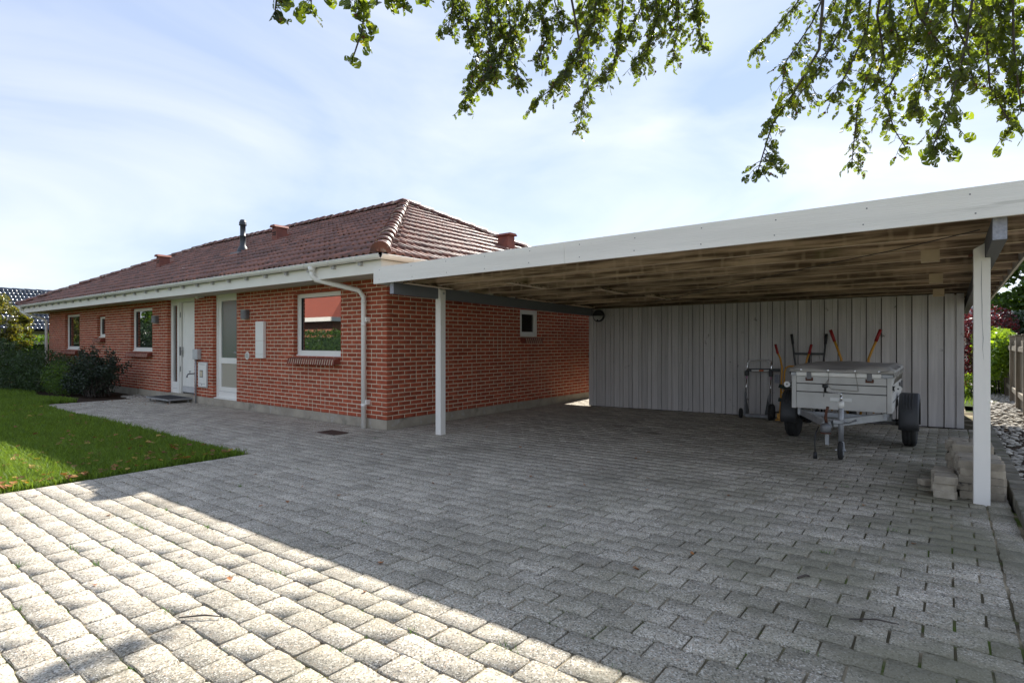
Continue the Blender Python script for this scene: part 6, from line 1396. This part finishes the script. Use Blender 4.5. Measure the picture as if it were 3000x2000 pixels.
for pix in ([(1765, -70), (1740, 60), (1690, 180), (1625, 268), (1575, 308)], [(1745, -70), (1722, 120), (1725, 250), (1698, 382)], [(1830, -70), (1820, 80), (1800, 195), (1775, 238)], [(1905, -70), (1930, 60), (1900, 155), (1862, 205)], [(1985, -70), (1990, 60), (1972, 182)],
            [(2050, -70), (2040, 50), (2056, 148)], [(1800, -70), (1770, 30), (1755, 120)], [(1870, -70), (1880, 30), (1850, 110)], [(1945, -70), (1960, 20), (1945, 110)], [(1710, -70), (1715, 20), (1690, 80)], [(2010, -70), (2025, 10), (2035, 60)], [(1700, 150), (1660, 210), (1640, 265)]):
    strand(pix, 6.5 if pix[-1] == (1698, 382) else 5.35 + random.uniform(-0.2, 0.2), 1.6, 0.064, 0.155)
for pix, d_, ls in (([(2400, -70), (2330, 30), (2262, 110), (2214, 160)], 6.6, 0.075), ([(2445, -70), (2380, 80), (2300, 200), (2290, 290)], 5.6, 0.075), ([(2400, 160), (2330, 280), (2262, 380), (2222, 510)], 4.0, 0.075),
                    ([(2500, -70), (2470, 90), (2400, 215), (2330, 310)], 4.4, 0.075), ([(2560, -70), (2540, 100), (2490, 210), (2448, 292)], 4.2, 0.08), ([(2620, -70), (2560, 190), (2512, 330), (2496, 488)], 5.0, 0.075),
                    ([(2700, -70), (2650, 180), (2590, 300), (2620, 395), (2652, 446)], 4.6, 0.078), ([(2760, -70), (2740, 120), (2705, 250), (2678, 338)], 4.4, 0.08), ([(2860, -70), (2830, 150), (2790, 295), (2735, 440)], 3.6, 0.08),
                    ([(2905, -70), (2890, 120), (2900, 270), (2965, 385)], 3.9, 0.078), ([(2965, -70), (2970, 150), (2990, 320)], 3.7, 0.08), ([(2660, -70), (2690, 60), (2760, 150), (2790, 230)], 4.0, 0.08), ([(2800, -70), (2790, 60), (2840, 180), (2850, 260)], 3.8, 0.08),
                    ([(2600, -70), (2610, 60), (2640, 150)], 4.5, 0.078), ([(2480, -70), (2440, 40), (2400, 100)], 5.4, 0.075), ([(2530, -70), (2510, 30), (2540, 120)], 4.6, 0.08), ([(2730, -70), (2720, 40), (2690, 130)], 4.2, 0.08), ([(2940, -70), (2930, 60), (2945, 200)], 4.0, 0.08),
                    ([(3040, -70), (3010, 120), (2990, 240)], 3.8, 0.08), ([(2840, -70), (2880, 40), (2870, 130)], 4.3, 0.08), ([(2570, 60), (2590, 180), (2560, 260)], 4.4, 0.078)):
    strand(pix, d_, 1.0, ls * 0.86, 0.17)
for pix in ([(800, -80), (812, 5), (806, 45)], [(900, -80), (910, -5), (912, 28)], [(1000, -80), (1000, -20), (1020, 5)], [(1065, -90), (1068, 40), (1062, 100), (1035, 182)], [(1085, -80), (1090, -5), (1060, 12)], [(960, -80), (955, -25), (965, 0)], [(1140, -80), (1135, -30), (1140, 5)], [(1250, -80), (1245, -40), (1240, -6)], [(1180, -80), (1190, -40), (1178, 5)], [(830, -80), (840, -20), (836, 10)]):
    strand(pix, 3.25 + random.uniform(-0.15, 0.15), 0.55, 0.075, 0.10)
LR = np.array([np.array(m_) for m_, _ in leafM]); LT = np.array([tuple(p) for _, p in leafM])
d = LT - np.array(CAM); dep = d @ np.array(_F); vv = (LT[:, 2] - CAM[2]) / dep * F_PX
order = np.argsort(np.where(vv < 990, dep, 99)); leaf_me = np_mesh('leaf', LBV, LBF, 'beech_leaf', True)
for i in order[:300]:
    Mx = Matrix(LR[i].tolist()).to_4x4(); _, q_, s_ = Mx.decompose()
    link('leaf', leaf_me, beech, tuple(LT[i]), q_.to_euler(), s_)
V, Fc = scatter(LBV, LBF, (LR[order[300:]], LT[order[300:]])); tag(link('foliage', np_mesh('foliage', V, Fc, 'beech_leaf', True), beech), kind='stuff')
hk = np.array([tuple(p) for p in husks]); R = rand_rot(len(hk)) * 0.011; V, Fc = scatter(ico_v, ico_f, (R, hk)); tag(link('husks', np_mesh('husks', V, Fc, 'husk'), beech), kind='stuff')

# ================================================================== fallen leaves
fl_meshes = {}
for mname in ('fallen_leaf', 'fallen_leaf_yellow'):
    for k in range(2):
        v = LBV.copy(); v[:, 1] -= 0.5; v[:, 2] += 0.35 * v[:, 0] ** 2 * (3 if k else 1) + 0.18 * v[:, 1] ** 2; fl_meshes[(mname, k)] = np_mesh('fallen_leaf', v, LBF, mname, True)
def drop(x, y, z, s, label, group, yellow):
    o = link('fallen_leaf', fl_meshes[('fallen_leaf_yellow' if yellow else 'fallen_leaf', random.randint(0, 1))], None, (x, y, z), (random.gauss(0, 0.25), random.gauss(0, 0.25), random.uniform(0, 2 * PI)), (s, s, s)); tag(o, label, 'leaf', group)
for k in range(190):
    if k < 60: x = LX - abs(random.expovariate(1 / 0.18)); y = random.uniform(-4.5, -2.3)
    elif k < 145: x = LX - random.uniform(0, 2.4); y = random.uniform(-4.6, -2.35)
    else: x = random.uniform(-8.3, -0.5); y = random.uniform(-3.4, -2.3)
    ye = random.random() < 0.25
    where = ('on the lawn edge along the sunlit paving' if x > -0.35 and y < -3.5 else 'on the shaded lawn edge beside the drive' if x > -0.6 else 'on the lawn along the paved strip before the house' if y > -2.7 else 'in the grass further into the shaded lawn' if y > -3.6 else 'in the grass on the sunny patch of lawn')
    drop(x, y, 0.035 + random.random() * 0.022, random.uniform(0.045, 0.075), f'fallen {"yellow" if ye else "brown"} leaf {where}', f'{"yellow" if ye else "brown"} leaves {where}', ye)
for k in range(75):
    if k < 22: x = random.uniform(-7.6, -5.6); y = random.uniform(-1.0, -0.1)
    elif k < 34: x = random.uniform(-8.4, -7.4); y = random.uniform(-2.2, -0.6)
    else: x = random.uniform(0.15, 6.6); y = random.uniform(-4.8, 1.5)
    where = 'on the paving by the door step' if k < 22 else 'at the end of the paved strip by the shrubs' if k < 34 else 'on the sunlit paving' if y < -3.6 else 'on the shaded drive' if y < -0.75 else 'on the floor of the carport'
    drop(x, y, gz(x) + 0.006, random.uniform(0.022, 0.045), f'small dry brown leaf {where}', f'dry leaves {where}', False)
# twigs on the paving
for k, (x, y, a, lab) in enumerate(((6.35, -2.55, 0.4, 'thin bent twig lying across the mossy paving'), (6.0, -2.2, 1.0, 'short stubby twig on the mossy paving'), (3.86, -4.35, 0.7, 'broken twig on the sunlit paving'))):
    l = 0.10 if k != 1 else 0.04; c, s_ = math.cos(a) * l, math.sin(a) * l; z = gz(x) + 0.008
    tag(MB().tube([(x - c, y - s_, z), (x + 0.01, y + 0.012, z + 0.008), (x + c, y + s_, z)], [0.003, 0.004, 0.002] if k != 1 else 0.006, 6).build('fallen_twig', 'twig'), lab, 'twig')
